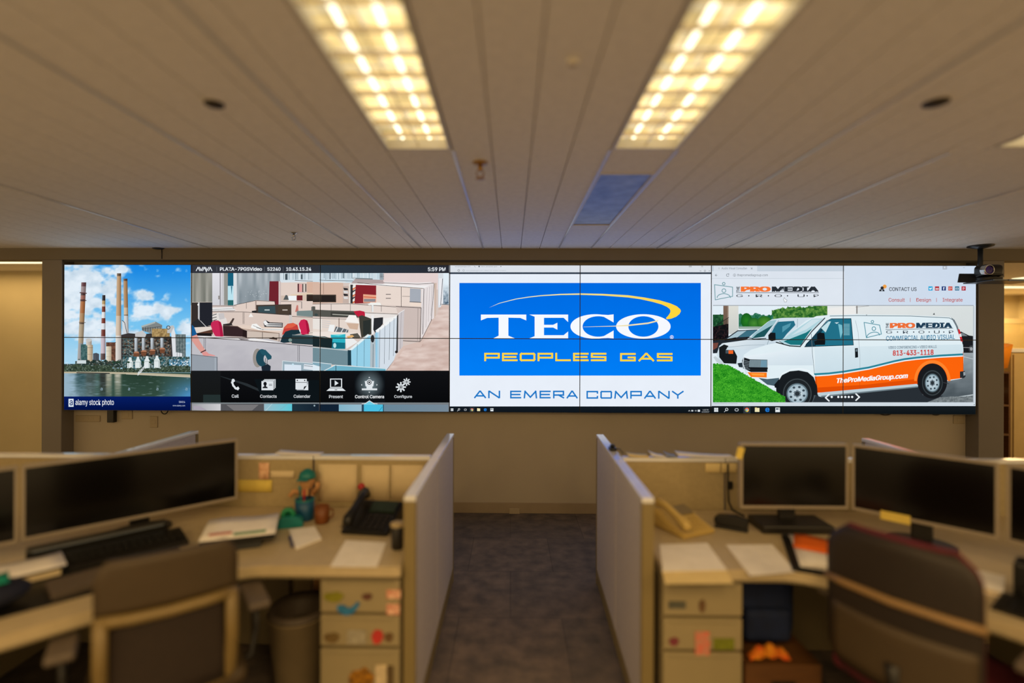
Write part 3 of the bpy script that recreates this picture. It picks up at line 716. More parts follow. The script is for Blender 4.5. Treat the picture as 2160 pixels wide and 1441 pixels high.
poly([(0, 814), (170, 824), (322, 842), (322, 980), (0, 962)], (112, 140, 150)); line([(0, 816), (322, 846)], 6, (206, 214, 216)); poly([(312, 842), (350, 836), (346, 980), (312, 978)], (30, 60, 72))
poly([(342, 838), (500, 706), (522, 716), (516, 1004), (344, 978)], (150, 208, 232)); poly([(320, 842), (490, 700), (524, 708), (500, 716), (350, 842)], (226, 240, 244))
for x0, x1, y0 in ((398, 394, 790), (460, 458, 742)): line([(x0, y0), (x1, 996)], 3, (54, 84, 100))
poly([(514, 720), (548, 700), (560, 690), (556, 1004), (512, 1000)], (176, 190, 198)); circ(534, 740, 16, (40, 44, 48), 34); line([(540, 790), (538, 1000)], 4, (70, 84, 92))
poly([(562, 676), (752, 540), (746, 866), (722, 936), (652, 1028), (556, 1006)], (212, 222, 232)); poly([(558, 668), (740, 534), (756, 544), (580, 682)], (242, 244, 244)); hrect(560, 684, 596, 1010, (130, 196, 226), (196, 216, 230))
for k, x in enumerate((600, 644, 688, 726)): line([(x, 656 - k * 33), (x - 6, 1000 - k * 36)], 3, (84, 92, 100))
poly([(752, 536), (766, 520), (762, 862), (744, 868)], (60, 60, 62)); poly([(764, 516), (818, 480), (804, 810), (760, 860)], (204, 198, 200)); line([(764, 516), (818, 482)], 5, (236, 236, 236)); line([(790, 505), (782, 830)], 3, (150, 144, 146)); circ(746, 858, 12, (40, 34, 34))
poly([(0, 944), (164, 962), (164, 1036), (0, 1036)], (130, 168, 184)); poly([(0, 970), (70, 990), (70, 1036), (0, 1036)], (220, 234, 242)); line([(0, 948), (166, 966)], 6, (216, 226, 230)); poly([(90, 1036), (196, 974), (650, 1002), (650, 1036)], (110, 176, 198)); line([(90, 1032), (200, 976), (650, 1006)], 6, (226, 234, 236)); line([(206, 980), (206, 1030)], 5, (40, 60, 70))
# top bar, menu bar, strip
frame(0, 0, 1, VB)
hrect(402, 556, 674, 576.2, (52, 54, 62), (44, 48, 56)); hrect(674, 556, 948, 576.2, (42, 56, 68), (40, 42, 50))
rect(402, 782, 948, 850, (16, 17, 20), (8, 9, 11))
Z4()
poly([(305, 1072), (330, 1076), (560, 1140), (720, 1215), (700, 1225), (520, 1150)], (40, 46, 50)); rect(50, 1028, 320, 1310, (24, 26, 28), (20, 22, 22)); poly([(165, 1240), (318, 1240), (322, 1310), (165, 1310)], (36, 48, 48)); poly([(620, 1100), (1200, 1110), (1200, 1300), (700, 1300)], (13, 20, 24))
frame(0, 0, 1, VB)
gridf(748, 783, 812, 849, 26, 26, lambda x, y: mixc((14, 18, 22), (108, 124, 130), max(0, 1.15 - hypot((x - 780) / 27, (y - 811) / 29)) ** .8))
rect(402, 849.2, 948, 851.6, (120, 128, 132)); rect(402, 851.6, 948, 870, (120, 122, 126), (90, 96, 100))
Z4()
hrect(50, 1322, 320, 1386, (150, 150, 156), (206, 206, 210)); poly([(75, 1345), (130, 1340), (200, 1380), (80, 1372)], (170, 162, 176)); poly([(322, 1322), (706, 1322), (706, 1386), (322, 1386)], (84, 84, 88)); poly([(370, 1330), (660, 1330), (600, 1382), (440, 1384)], (120, 118, 120)); hrect(708, 1322, 960, 1386, (150, 186, 200), (90, 200, 216)); line([(720, 1386), (780, 1322)], 3, (200, 220, 226)); line([(850, 1376), (920, 1322)], 4, (120, 180, 196)); hrect(958, 1322, 1200, 1386, (30, 50, 62), (22, 34, 48))
Z5()
rect(58, 1326, 232, 1392, (18, 34, 52)); hrect(232, 1328, 436, 1392, (130, 180, 200), (150, 186, 204)); rect(436, 1328, 456, 1392, (40, 74, 96)); rect(456, 1328, 626, 1392, (74, 190, 224)); rect(626, 1328, 634, 1392, (40, 70, 90)); hrect(634, 1328, 1212, 1392, (104, 134, 152), (118, 136, 150)); poly([(452, 1330), (506, 1294), (562, 1330)], (110, 206, 230)); line([(440, 1322), (470, 1318), (506, 1294), (544, 1318), (575, 1322)], 6, (220, 226, 228)); line([(590, 1388), (620, 1350)], 4, (30, 120, 150)); circ(14, 1338, 8, (150, 170, 180), n=8)
# bar lettering
frame(400, 555, 7.714, VB)
WHT = (226, 232, 238)
for s_, x0 in (('V', 160), ('V', 270)): pass
line([(110, 124), (138, 70), (166, 124)], 13, WHT); line([(160, 70), (190, 122), (218, 70)], 13, WHT); line([(214, 124), (242, 70), (268, 124)], 13, WHT); line([(262, 74), (286, 116), (314, 70), (272, 142)], 12, WHT); line([(312, 124), (338, 70), (364, 124)], 13, WHT)
line([(443, 62), (443, 134)], 4, (120, 126, 134))
text('PLAZA-7PGSVideo', 494, 68, 1180, 126, WHT, .022); line([(1218, 62), (1218, 134)], 4, (120, 126, 134)); text('52240', 1266, 70, 1482, 126, WHT, .022); line([(1524, 62), (1524, 134)], 4, (120, 126, 134)); text('10.43.15.24', 1572, 70, 1980, 126, WHT, .022)
Z5(); text('5:59 PM', 1028, 102, 1186, 137, WHT, .02)
Z4()
LB = (206, 210, 214)
text('Call', 420, 1238, 483, 1267, LB, .016); text('Contacts', 673, 1240, 822, 1268, LB, .016); text('Calendar', 973, 1240, 1123, 1268, LB, .016)
Z5(); text('Present', 145, 1243, 270, 1271, LB, .016); text('Control Camera', 377, 1243, 637, 1272, (230, 232, 234), .02); text('Configure', 727, 1243, 887, 1276, LB, .016)
IC = (222, 228, 232); DK = (18, 20, 24)
Z4()
line([(432, 1108), (424, 1130), (434, 1158), (454, 1182), (474, 1190)], 17, IC); poly([(418, 1108), (440, 1098), (450, 1118), (432, 1134)], IC); poly([(462, 1176), (478, 1166), (490, 1186), (472, 1200)], IC)
poly([(710, 1102), (812, 1102), (812, 1180), (806, 1180), (806, 1108), (710, 1108)], IC); poly([(700, 1110), (802, 1110), (802, 1190), (796, 1190), (796, 1116), (700, 1116)], IC); rect(686, 1118, 792, 1200, IC); circ(718, 1142, 15, DK, 17); poly([(694, 1182), (700, 1168), (736, 1168), (742, 1182)], DK); rect(710, 1155, 727, 1172, DK); line([(754, 1146), (778, 1146)], 4, DK); line([(754, 1158), (778, 1158)], 4, DK)
poly([(1000, 1120), (1104, 1120), (1104, 1200), (1000, 1200)], (170, 176, 182)); rect(990, 1098, 1090, 1192, IC); line([(990, 1130), (1090, 1130)], 4, DK); circ(1006, 1112, 6, DK, n=10); circ(1072, 1112, 6, DK, n=10); poly([(1062, 1192), (1066, 1168), (1090, 1160), (1096, 1196)], DK); poly([(1092, 1158), (1102, 1140), (1104, 1200), (1062, 1200)], IC)
Z5()
poly([(154, 1096), (262, 1096), (262, 1178), (154, 1178)], IC); rect(163, 1104, 253, 1170, DK); poly([(196, 1112), (230, 1137), (196, 1160)], IC); poly([(150, 1182), (266, 1182), (294, 1206), (122, 1206)], IC); line([(198, 1196), (216, 1196)], 5, DK)
poly([(464, 1118), (484, 1118), (490, 1150), (522, 1150), (528, 1118), (548, 1118), (540, 1166), (472, 1166)], IC); circ(505, 1130, 27, IC); ring(505, 1130, 20, 20, 14, 14, DK, n=20); circ(505, 1130, 8, DK, n=12); poly([(438, 1184), (575, 1184), (575, 1200), (438, 1200)], IC); rect(480, 1164, 532, 1186, IC)
for x, y, dx, dy in ((505, 1086, 8, 8), (505, 1218, 8, -8), (440, 1152, 0, 0), (570, 1152, 1, 0)):
    if dy: poly([(x - 8, y + dy / 2), (x + 8, y + dy / 2), (x, y - dy / 1.2)], IC)
    else: poly([(x + (8 if dx else -8), y), (x, y - 9), (x, y + 9)], IC)
for x, y, r in ((787, 1172, 32), (838, 1126, 25)):
    circ(x, y, r * .8, IC)
    for k in range(8): line([(x, y), (x + r * 1.2 * cos(k * pi / 4), y + r * 1.2 * sin(k * pi / 4))], r * .42, IC)
    ring(x, y, r * .56, r * .56, r * .44, r * .44, DK, n=18); circ(x, y, r * .25, DK, n=12)

# ---- third picture: logo page
VC = (947.6, 552, 1501.2, 880)
frame(0, 0, 1, VC)
rect(947, 552, 1502, 858, (232, 239, 249)); rect(947, 552, 1502, 574.5, (218, 224, 232)); rect(947, 574.6, 1502, 578.2, (42, 54, 70))
frame(640, 520, 3.793, VC)
G1 = (150, 158, 166)
text('tecopeoplesgas.com', 1212, 154, 1336, 168, G1); line([(1366, 156), (1376, 166)], 3, G1); text('teco peoples gas', 1422, 154, 1550, 168, G1); circ(1406, 160, 6, (90, 100, 110)); circ(1580, 160, 4, (110, 116, 124))
ring(1243, 192, 9, 9, 6, 6, (110, 116, 122), n=16); ring(1281, 192, 8, 8, 6, 6, (130, 136, 142), n=16); text('www.peoplesgas.com / about / an-emera-company', 1300, 186, 1622, 200, (176, 182, 190))
frame(1140, 520, 3.7917, VC)
rect(1186, 154, 1210, 166, (180, 186, 192)); rect(1286, 154, 1300, 166, (190, 196, 200)); line([(1276, 196), (1284, 196)], 5, G1); ring(1315, 195, 9, 9, 6, 6, (110, 116, 122), n=4); circ(1350, 195, 4, G1, n=8)
frame(0, 0, 1, VC)
gridf(969, 597, 1478.2, 792.4, 10, 6, lambda x, y: mixc((0, 106, 226), (0, 126, 246), (y - 597) / 195))
frame(640, 520, 3.793, VC)
SW = (240, 216, 130); YL = (255, 214, 60)
frame(1140, 520, 3.7917, VC)
outer = [(-412, 490), (-330, 452), (-200, 418), (-100, 402), (0, 390), (160, 379), (320, 375), (500, 379), (700, 390), (830, 408), (950, 430), (1040, 456), (1090, 478), (1118, 502), (1123, 518), (1112, 540), (1085, 562), (1045, 578), (1010, 583)]
inner = [(-412, 490), (-326, 456), (-196, 424), (-98, 409), (0, 398), (160, 389), (320, 387), (500, 393), (700, 408), (800, 422), (900, 444), (970, 464), (1010, 482), (1034, 500), (1040, 516), (1036, 532), (1026, 548), (1014, 562), (1004, 572)]
for i in range(len(outer) - 1):
    c = mixc((226, 226, 190), YL, (i - 2) / 9.0)
    poly([outer[i], outer[i + 1], inner[i + 1], inner[i]], c)
TW = (246, 249, 255)
frame(640, 520, 3.793, VC)
poly([(1420, 545), (1783, 545), (1783, 592), (1735, 572), (1640, 570), (1640, 714), (1690, 735), (1520, 735), (1562, 714), (1562, 570), (1470, 572), (1420, 592)], TW)
poly([(1808, 545), (2118, 545), (2118, 605), (2082, 571), (1925, 571), (1925, 627), (1998, 627), (2032, 610), (2032, 666), (1998, 649), (1925, 649), (1925, 710), (2082, 710), (2118, 680), (2118, 735), (1808, 735), (1850, 718), (1850, 562)], TW)
frame(1140, 520, 3.7917, VC)
A = [(440 + 200 * cos(t), 640 + 98 * sin(t)) for t in [radians(a) for a in range(285, 74, -6)]]
B = [(462 + 125 * cos(t), 640 + 82 * sin(t)) for t in [radians(a) for a in range(68, 293, 8)]]
poly([(585, 543), (540, 548)] + A + [(540, 732), (585, 736), (585, 672)] + B + [(585, 608)], TW)
ring(823, 640, 218, 98, 120, 82, TW, n=60)
poly([(942, 588), (860, 608), (700, 626), (600, 634), (345, 643), (345, 645), (600, 640), (700, 637), (860, 620), (938, 600)], (240, 226, 176))
ring(1050, 725, 15, 15, 12, 12, TW, n=20); text('R', 1044, 716, 1057, 734, TW, .01)
frame(0, 0, 1, VC)
wide('PEOPLES', 1021.5, 744.4, 1279, 762, 3.9, YL, .30); wide('GAS', 1308, 744.8, 1418.5, 762.4, 3.9, YL, .34)
TB = (26, 120, 200)
wide('AN', 1000, 824.2, 1055, 840.2, 3.1, TB, .34); wide('EMERA', 1076, 824.2, 1218.5, 840.6, 3.1, TB, .40, 1.25); wide('COMPANY', 1237, 824.6, 1442, 841.2, 3.1, TB, .36, 1.2)
rect(947, 857.4, 1502, 880, (20, 28, 36), (8, 10, 14))
def taskbar_icons(x0, y, dx, s):
    g = (222, 228, 232)
    for a, b_ in ((-1, -1), (0, -1), (-1, 0), (0, 0)): rect(x0 + a * s + .2, y + b_ * s + .2, x0 + (a + 1) * s - .2, y + (b_ + 1) * s - .2, g)
    x = x0 + dx; ring(x + .6, y - .8, s * .75, s * .75, s * .5, s * .5, g, n=16); line([(x - .2, y + .3), (x - s, y + s)], .8, g)
    x += dx; ring(x, y, s, s * .8, s * .62, s * .45, (170, 176, 182), n=16)
    x += dx; rect(x - s * 1.7, y - s * 1.7, x + s * 1.7, y + s * 1.9, (44, 54, 60)); circ(x, y, s * 1.05, (214, 96, 70)); poly([(x, y), (x + s, y - s * .2), (x + s * .5, y + s), (x - s * .2, y + s)], (232, 196, 70)); poly([(x, y), (x - s * .2, y + s), (x - s * .9, y + s * .5), (x - s * .8, y - s * .4)], (70, 160, 90)); circ(x, y, s * .48, (230, 236, 240)); circ(x, y, s * .33, (70, 130, 210)); rect(x - s * 1.7, y + s * 1.8, x + s * 1.7, y + s * 2.1, (110, 180, 190))
    x += dx; rect(x - s * 1.1, y - s * .9, x + s * 1.1, y + s, (236, 226, 180)); rect(x - s * 1.1, y - s * 1.1, x - s * .1, y - s * .7, (236, 214, 140))
    x += dx; text('e', x - s, y - s, x + s, y + s, (30, 120, 210), .03); rect(x - s * 1.6, y + s * 1.8, x + s * 1.6, y + s * 2.1, (90, 160, 220))
    x += dx; rect(x - s * 1.1, y - s * 1.1, x + s * 1.1, y + s * 1.1, (224, 230, 232)); rect(x - s * .8, y - s * .7, x + s * .8, y - s * .1, (40, 60, 80)); circ(x + s * .4, y - s * .4, s * .2, (224, 230, 232), n=8); rect(x - s * 1.6, y + s * 1.8, x + s * 1.6, y + s * 2.1, (150, 170, 180))
taskbar_icons(953.6, 864.4, 14, 2.9)
frame(1140, 520, 3.7917, VC)
line([(1184, 1318), (1190, 1310), (1196, 1318)], 3, (200, 206, 210)); rect(1206, 1308, 1222, 1320, (190, 196, 200)); rect(1234, 1308, 1250, 1320, (120, 126, 130)); rect(1258, 1306, 1276, 1322, (220, 226, 230)); text('5:58 PM', 1298, 1302, 1344, 1312, (200, 206, 210)); text('6/13/2017', 1290, 1318, 1350, 1329, (200, 206, 210))

# ---- fourth picture: web page with the van
VD = (1501.3, 552, 2070, 882)
frame(1480, 500, 3.1765, VD)
rect(66, 180, 1860, 1140, (222, 230, 240)); rect(66, 180, 1860, 230, (196, 208, 220)); rect(80, 188, 372, 230, (216, 224, 234)); rect(66, 230, 1860, 278, (220, 228, 238)); rect(66, 277, 1860, 280, (200, 210, 220))
hrect(957, 180, 1860, 460, (210, 222, 236), (204, 218, 236))
G2 = (120, 128, 136)
text('Audio Visual Consultan', 134, 202, 304, 217, G2); line([(330, 206), (340, 216)], 2.4, G2); line([(340, 206), (330, 216)], 2.4, G2); rect(112, 204, 120, 216, (196, 204, 212))
line([(92, 256), (104, 256)], 2.6, G2); line([(98, 249), (91, 256), (98, 263)], 2.6, G2); ring(174, 256, 10, 10, 7, 7, G2, .3, 5.4, 20); poly([(178, 244), (186, 248), (180, 254)], G2); ring(220, 256, 9.5, 9.5, 7.6, 7.6, G2, n=18); rect(218.6, 254, 221.4, 262, G2); rect(218.6, 249, 221.4, 252, G2)
text('thepromediagroup.com', 238, 247, 443, 267, (96, 104, 112)); rect(1614, 192, 1644, 218, (176, 186, 200)); rect(1624, 198, 1632, 210, (222, 228, 234)); line([(1752, 206), (1762, 206)], 2, G2); line([(1730, 262), (1742, 248)], 3, G2); ring(1735, 258, 8, 8, 6, 6, G2, n=5)
def logo(x0, y0, x1, y1, col, w, tilt):
    sx, sy = (x1 - x0) / 122.0, (y1 - y0) / 122.0
    def q(x, y): return (x0 + x * sx, y0 + y * sy)
    if not tilt: pts = [q(0, 20), q(121, 36), q(121, 98), q(5, 121)]
    else: pts = [q(0, 18), q(108, 36), q(121, 96), q(16, 121)]
    line(pts, w, col, True)
    cx = 62 if not tilt else 58
    for (xx, yy, r) in ((cx, 13, 11), (cx + (1 if not tilt else 10), 60, 15)):
        a, b_ = q(xx, yy); ring(a, b_, r * sx, r * sy, r * sx - w, r * sy - w, col, n=24)
    base = 108 if not tilt else 112
    a = [q(cx + (5 if tilt else 0) + 44 * cos(t), base - 2 - 26 * sin(t) - (0 if not tilt else 12 * cos(t) * .6)) for t in [pi * k / 14 for k in range(15)]]
    line(a, w, col)
TE = (104, 152, 160)
logo(86, 300, 208, 422, TE, 4.6, False)
DK2 = (40, 46, 54)
text('THE', 233, 332, 254, 369, DK2, .03, turn=True); text('PRO', 262, 332, 462, 367, (246, 118, 52), .055); text('MEDIA', 470, 332, 783, 367, DK2, .055)
line([(233, 373), (784, 373)], 3, DK2)
def spaced(xs_, y0, y1, col, dots, b_=0.0):
    for ch, a, e in xs_: text(ch, a, y0, e, y1, col, b_)
    for d in dots: circ(d, (y0 + y1) / 2, 4.5, col, n=10)
spaced([('G', 232, 276), ('R', 362, 408), ('O', 488, 538), ('U', 642, 690), ('P', 750, 784)], 385, 403, DK2, (316, 447, 575, 707))
poly([(548, 418), (554, 406), (560, 416), (572, 422), (568, 436), (554, 436)], (240, 244, 248)); line([(548, 418), (554, 406), (560, 416), (572, 422), (568, 436), (554, 436)], 2, (110, 116, 124), True)
# contact block
circ(1226, 332, 13, (238, 160, 70)); circ(1209, 342, 11, (44, 46, 52)); poly([(1188, 364), (1192, 352), (1204, 350), (1206, 364)], (44, 46, 52)); poly([(1210, 364), (1212, 350), (1222, 352), (1226, 364)], (44, 46, 52)); poly([(1218, 344), (1226, 342), (1222, 350)], (238, 160, 70))
text('CONTACT US', 1256, 337, 1440, 362, (44, 48, 56), .012)
SOC = [(1533, (36, 168, 218)), (1577, (178, 44, 52)), (1622, (32, 58, 122)), (1666, (208, 84, 74)), (1711, (44, 112, 146)), (1755, (172, 42, 58))]
for x, c in SOC: rect(x - 14, 331, x + 14, 359, c)
poly([(1524, 340), (1532, 344), (1540, 338), (1542, 346), (1534, 353), (1525, 351)], (235, 240, 244)); rect(1568, 343, 1587, 353, (240, 230, 230)); poly([(1575, 344), (1582, 348), (1575, 352)], (178, 44, 52)); text('f', 1617, 336, 1627, 356, (240, 242, 246), .05); text('g+', 1657, 338, 1676, 354, (240, 214, 210)); rect(1702, 340, 1720, 353, (214, 226, 232)); circ(1711, 347, 5, (44, 112, 146), n=12); text('p', 1749, 337, 1761, 355, (240, 206, 210), .02)
CR = (192, 96, 96)
text('Consult', 1252, 409, 1361, 434, CR, .012); line([(1397, 410), (1397, 434)], 3, CR); text('Design', 1438, 409, 1536, 440, CR, .012); line([(1573, 410), (1573, 434)], 3, CR); text('Integrate', 1614, 409, 1748, 440, CR, .012)
rect(76, 457, 1822, 461, (140, 148, 156))
# photograph of the vans
frame(1480, 500, 3.1765, (1503.6, 645.2, 2052.4, 848.8))
rect(70, 460, 1830, 1112, (226, 238, 246)); quad([(830, 460), (1830, 460), (1830, 800), (830, 800)], [(228, 232, 232), (216, 222, 222), (206, 214, 214), (220, 226, 228)])
line([(840, 486), (1120, 462)], 3, (150, 150, 150)); rect(1036, 462, 1044, 514, (130, 124, 120)); poly([(836, 478), (1030, 462), (1030, 520), (836, 520)], (236, 236, 234))
def leaf(top, dark, lite, s):
    def f(x, y):
        if y < top(x): return None
        return mixc(dark, lite, fbm(x / 11, y / 11, s, 3) * 1.5 - .3)
    return f
gridf(470, 462, 842, 560, 90, 26, leaf(lambda x: 470 + 30 * fbm(x / 20, 1, 3) - (x - 470) * .1, (20, 84, 30), (150, 190, 90), 33))
gridf(248, 480, 480, 612, 70, 36, leaf(lambda x: 500 + 34 * fbm(x / 26, 2, 4), (20, 96, 60), (90, 150, 130), 35))
circ(300, 560, 38, (40, 128, 34), 50, 24, (20, 92, 30)); circ(350, 578, 42, (70, 140, 50), 36, 24, (30, 100, 36)); circ(420, 572, 50, (84, 150, 46), 42, 24, (36, 104, 34)); rect(250, 600, 470, 616, (150, 170, 160))
gridf(70, 500, 150, 700, 26, 50, leaf(lambda x: 512 + 10 * fbm(x / 14, 3, 5), (16, 60, 34), (70, 130, 80), 37))
rect(145, 460, 174, 660, (124, 100, 84), (96, 80, 70)); rect(178, 460, 246, 650, (222, 222, 214), (200, 204, 200)); rect(172, 460, 180, 640, (150, 130, 116))
gridf(70, 570, 180, 700, 26, 30, lambda x, y: None if y < 600 - (x - 70) * .2 else mixc((14, 14, 18), (110, 60, 60), max(0, fbm(x / 9, y / 9, 39) - .45) * 2))
line([(100, 590), (180, 540)], 4, (30, 34, 36))
for k in range(9): line([(104 + k * 9, 588 - k * 5), (104 + k * 9, 660)], 2.4, (24, 28, 30))
# ground
gridf(700, 760, 1830, 1112, 40, 22, lambda x, y: mixc((152, 162, 168), (74, 84, 90), (y - 770) / 300 + (fbm(x / 40, y / 30, 43) - .5) * .5))
line([(1400, 1120), (1830, 1056)], 7, (190, 200, 204)); line([(1745, 800), (1830, 820)], 4, (190, 200, 204))
gridf(1440, 1040, 1830, 1112, 60, 20, lambda x, y: None if y < 1075 - (x - 1440) * .03 else mixc((70, 78, 82), (150, 158, 160), fbm(x / 7, y / 7, 44) * 1.2))
# dark cars
poly([(70, 700), (110, 690), (160, 680), (240, 626), (370, 620), (470, 650), (470, 760), (70, 780)], (34, 40, 48)); poly([(170, 682), (242, 632), (300, 628), (240, 672)], (170, 196, 206)); poly([(245, 672), (300, 628), (370, 624), (360, 640), (330, 668)], (60, 110, 128)); poly([(150, 688), (228, 672), (230, 684), (160, 694)], (14, 16, 20)); poly([(70, 712), (112, 708), (105, 740), (80, 756), (70, 756)], (120, 70, 60))
poly([(1700, 640), (1738, 634), (1790, 660), (1822, 664), (1822, 776), (1700, 776)], (26, 28, 32)); poly([(1735, 642), (1752, 644), (1782, 664), (1740, 664)], (120, 130, 136)); circ(1806, 750, 18, (60, 64, 68), 24); circ(1806, 750, 9, (160, 164, 168), 12); line([(1740, 740), (1800, 742)], 4, (150, 152, 156))
# second van
poly([(100, 790), (118, 730), (140, 712), (300, 690), (330, 660), (440, 570), (470, 552), (540, 542), (860, 538), (860, 800), (600, 860), (250, 860), (130, 850)], (208, 224, 234)); quad([(130, 716), (300, 692), (560, 700), (300, 760)], [(226, 236, 242), (214, 226, 234), (190, 208, 220), (206, 220, 230)])
poly([(346, 652), (455, 562), (502, 556), (486, 584), (420, 664), (330, 678)], (150, 190, 200)); poly([(370, 650), (478, 588), (420, 668), (338, 680)], (30, 84, 90)); line([(300, 672), (350, 684), (430, 680)], 5, (20, 26, 30))
poly([(462, 650), (500, 578), (516, 568), (618, 562), (628, 590), (570, 650), (540, 690), (462, 692)], (36, 108, 132)); line([(440, 720), (470, 620), (516, 560)], 4, (150, 170, 180)); line([(642, 550), (640, 620)], 3, (150, 170, 180)); poly([(540, 600), (600, 575), (590, 600), (540, 640)], (80, 150, 170))
poly([(446, 658), (462, 640), (494, 642), (496, 692), (470, 698), (448, 690)], (20, 24, 28))
poly([(116, 740), (150, 720), (180, 730), (160, 760), (215, 756), (238, 800), (232, 850), (150, 846), (118, 806)], (22, 26, 30)); poly([(160, 756), (212, 758), (210, 782), (160, 780)], (70, 84, 92)); rect(180, 760, 211, 783, (240, 100, 34)); poly([(78, 806), (92, 798), (150, 846), (130, 852), (100, 838)], (196, 208, 214)); poly([(240, 846), (300, 838), (320, 880), (250, 872)], (40, 52, 60)); line([(170, 740), (300, 726), (420, 722)], 2.4, (150, 166, 176))
# the main van
poly([(272, 830), (282, 790), (330, 756), (440, 722), (510, 708), (600, 640), (700, 560), (770, 530), (860, 522), (1040, 518), (1400, 524), (1660, 536), (1690, 552), (1712, 590), (1736, 660), (1752, 740), (1756, 800), (1752, 900), (1742, 948), (1600, 975), (1440, 990), (1100, 1030), (770, 1050), (500, 1000), (300, 920), (276, 880)], (224, 238, 244))
quad([(280, 800), (740, 736), (745, 860), (300, 860)], [(230, 240, 246), (224, 236, 244), (206, 222, 232), (214, 228, 236)]); quad([(756, 740), (1750, 720), (1756, 800), (760, 930)], [(216, 232, 240), (210, 228, 236), (206, 224, 232), (200, 220, 230)])
line([(860, 530), (1040, 527), (1400, 530), (1660, 543), (1690, 560)], 4, (90, 110, 120)); poly([(1670, 538), (1694, 556), (1716, 600), (1736, 668), (1726, 664), (1702, 596), (1682, 560)], (110, 122, 130))
poly([(520, 704), (600, 640), (740, 548), (815, 546), (720, 640), (662, 728), (590, 726)], (176, 212, 222)); poly([(600, 660), (740, 552), (800, 552), (700, 620)], (206, 226, 234)); poly([(548, 700), (700, 640), (740, 612), (664, 724), (596, 722)], (26, 116, 124)); line([(500, 706), (590, 730), (660, 734)], 7, (20, 28, 32)); line([(660, 734), (740, 630), (824, 544)], 7, (50, 62, 70)); line([(520, 700), (560, 722)], 4, (40, 50, 54))
poly([(688, 738), (730, 690), (838, 566), (868, 550), (998, 548), (1006, 600), (1016, 722)], (34, 112, 136)); poly([(760, 735), (800, 640), (860, 556), (700, 715), (690, 736)], (24, 62, 80)); poly([(800, 610), (850, 566), (866, 566), (830, 640)], (196, 226, 232)); line([(690, 736), (838, 562), (870, 548), (1000, 547), (1016, 724)], 4, (16, 40, 54), True)
for k in range(10): line([(952, 584 + k * 8), (990, 584 + k * 8)], 3, (150, 206, 216))
poly([(914, 582), (940, 590), (944, 640), (930, 680)], (120, 190, 206)); poly([(890, 574), (920, 572), (905, 582)], (220, 236, 240))
poly([(772, 650), (790, 640), (822, 644), (828, 700), (826, 722), (760, 724), (752, 700), (774, 692)], (18, 22, 26))
line([(734, 650), (742, 780), (756, 920), (770, 1040)], 3, (110, 124, 132)); line([(1030, 560), (1048, 640), (1060, 790), (1060, 900)], 2.4, (160, 174, 182)); line([(752, 930), (1060, 905)], 2, (150, 170, 176))
poly([(1026, 746), (1046, 744), (1048, 806), (1028, 810)], (18, 24, 28)); rect(1032, 752, 1042, 768, (110, 130, 140)); poly([(1100, 520), (1110, 520), (1104, 526)], (120, 130, 136)); poly([(1548, 520), (1558, 508), (1562, 522)], (60, 66, 70))
# stripe and orange skirt
up = [(752, 914), (850, 908), (950, 896), (1120, 868), (1290, 826), (1360, 812), (1440, 802), (1600, 788), (1754, 780)]
poly(up + [(x, y + 14) for x, y in up[::-1]], (40, 132, 154)); poly([(x, y + 13) for x, y in up] + [(x, y + 22) for x, y in up[::-1]], (232, 240, 244))
OR = (252, 100, 12)
poly([(x + (6 if i == 0 else 0), y + 21) for i, (x, y) in enumerate(up)] + [(1752, 895), (1740, 946), (1640, 960), (1500, 980), (1450, 986), (1100, 1024), (772, 1044), (764, 1000)], OR)
poly([(766, 1010), (1100, 990), (1450, 950), (1450, 986), (1100, 1024), (772, 1044)], (226, 78, 6)); line([(764, 930), (776, 1040)], 3, (150, 60, 20)); line([(1058, 905), (1058, 1026)], 2.4, (200, 76, 14))
ring(1545, 965, 122, 140, 104, 118, (255, 132, 44), pi, 2 * pi, 30)
# wheels
poly([(770, 1050), (1450, 985), (1480, 1060), (1620, 1064), (1500, 1112), (740, 1112)], (40, 46, 52))
poly([(775, 1052), (800, 1042), (1440, 984), (1450, 992), (1448, 1008), (800, 1072), (784, 1068)], (188, 206, 214)); poly([(800, 1064), (1448, 1000), (1448, 1008), (800, 1074)], (110, 126, 134))
poly([(498, 1002), (510, 960), (540, 925), (590, 900), (650, 894), (710, 906), (750, 940), (772, 1000), (776, 1060), (500, 1060)], (24, 28, 32)); line([(498, 990), (540, 915), (600, 888), (660, 882), (720, 896), (758, 930)], 6, (236, 244, 248))
circ(1545, 965, 100, (26, 26, 30), 118, 40)
for x, y, rx, ry, hx, hy in ((640, 1050, 112, 118, 72, 70), (1545, 978, 80, 98, 50, 62)):
    circ(x, y, rx, (44, 50, 54), ry, 48, (22, 26, 30)); ring(x, y, rx * .86, ry * .86, rx * .80, ry * .80, (62, 70, 74))
    circ(x, y, hx, (206, 222, 230), hy, 40, (150, 174, 186)); ring(x, y, hx, hy, hx * .88, hy * .88, (96, 116, 126))
    for k in range(8):
        a = k * pi / 4 + .3; circ(x + hx * .66 * cos(a), y + hy * .66 * sin(a), hx * .13, (60, 74, 84), hy * .11, 10)
    circ(x, y, hx * .36, (110, 126, 136), hy * .36, 20); circ(x, y, hx * .22, (44, 52, 58), hy * .22, 16)
    for k in range(6): circ(x + hx * .36 * cos(k * pi / 3), y + hy * .36 * sin(k * pi / 3), hx * .06, (214, 226, 232), hy * .06, 8)
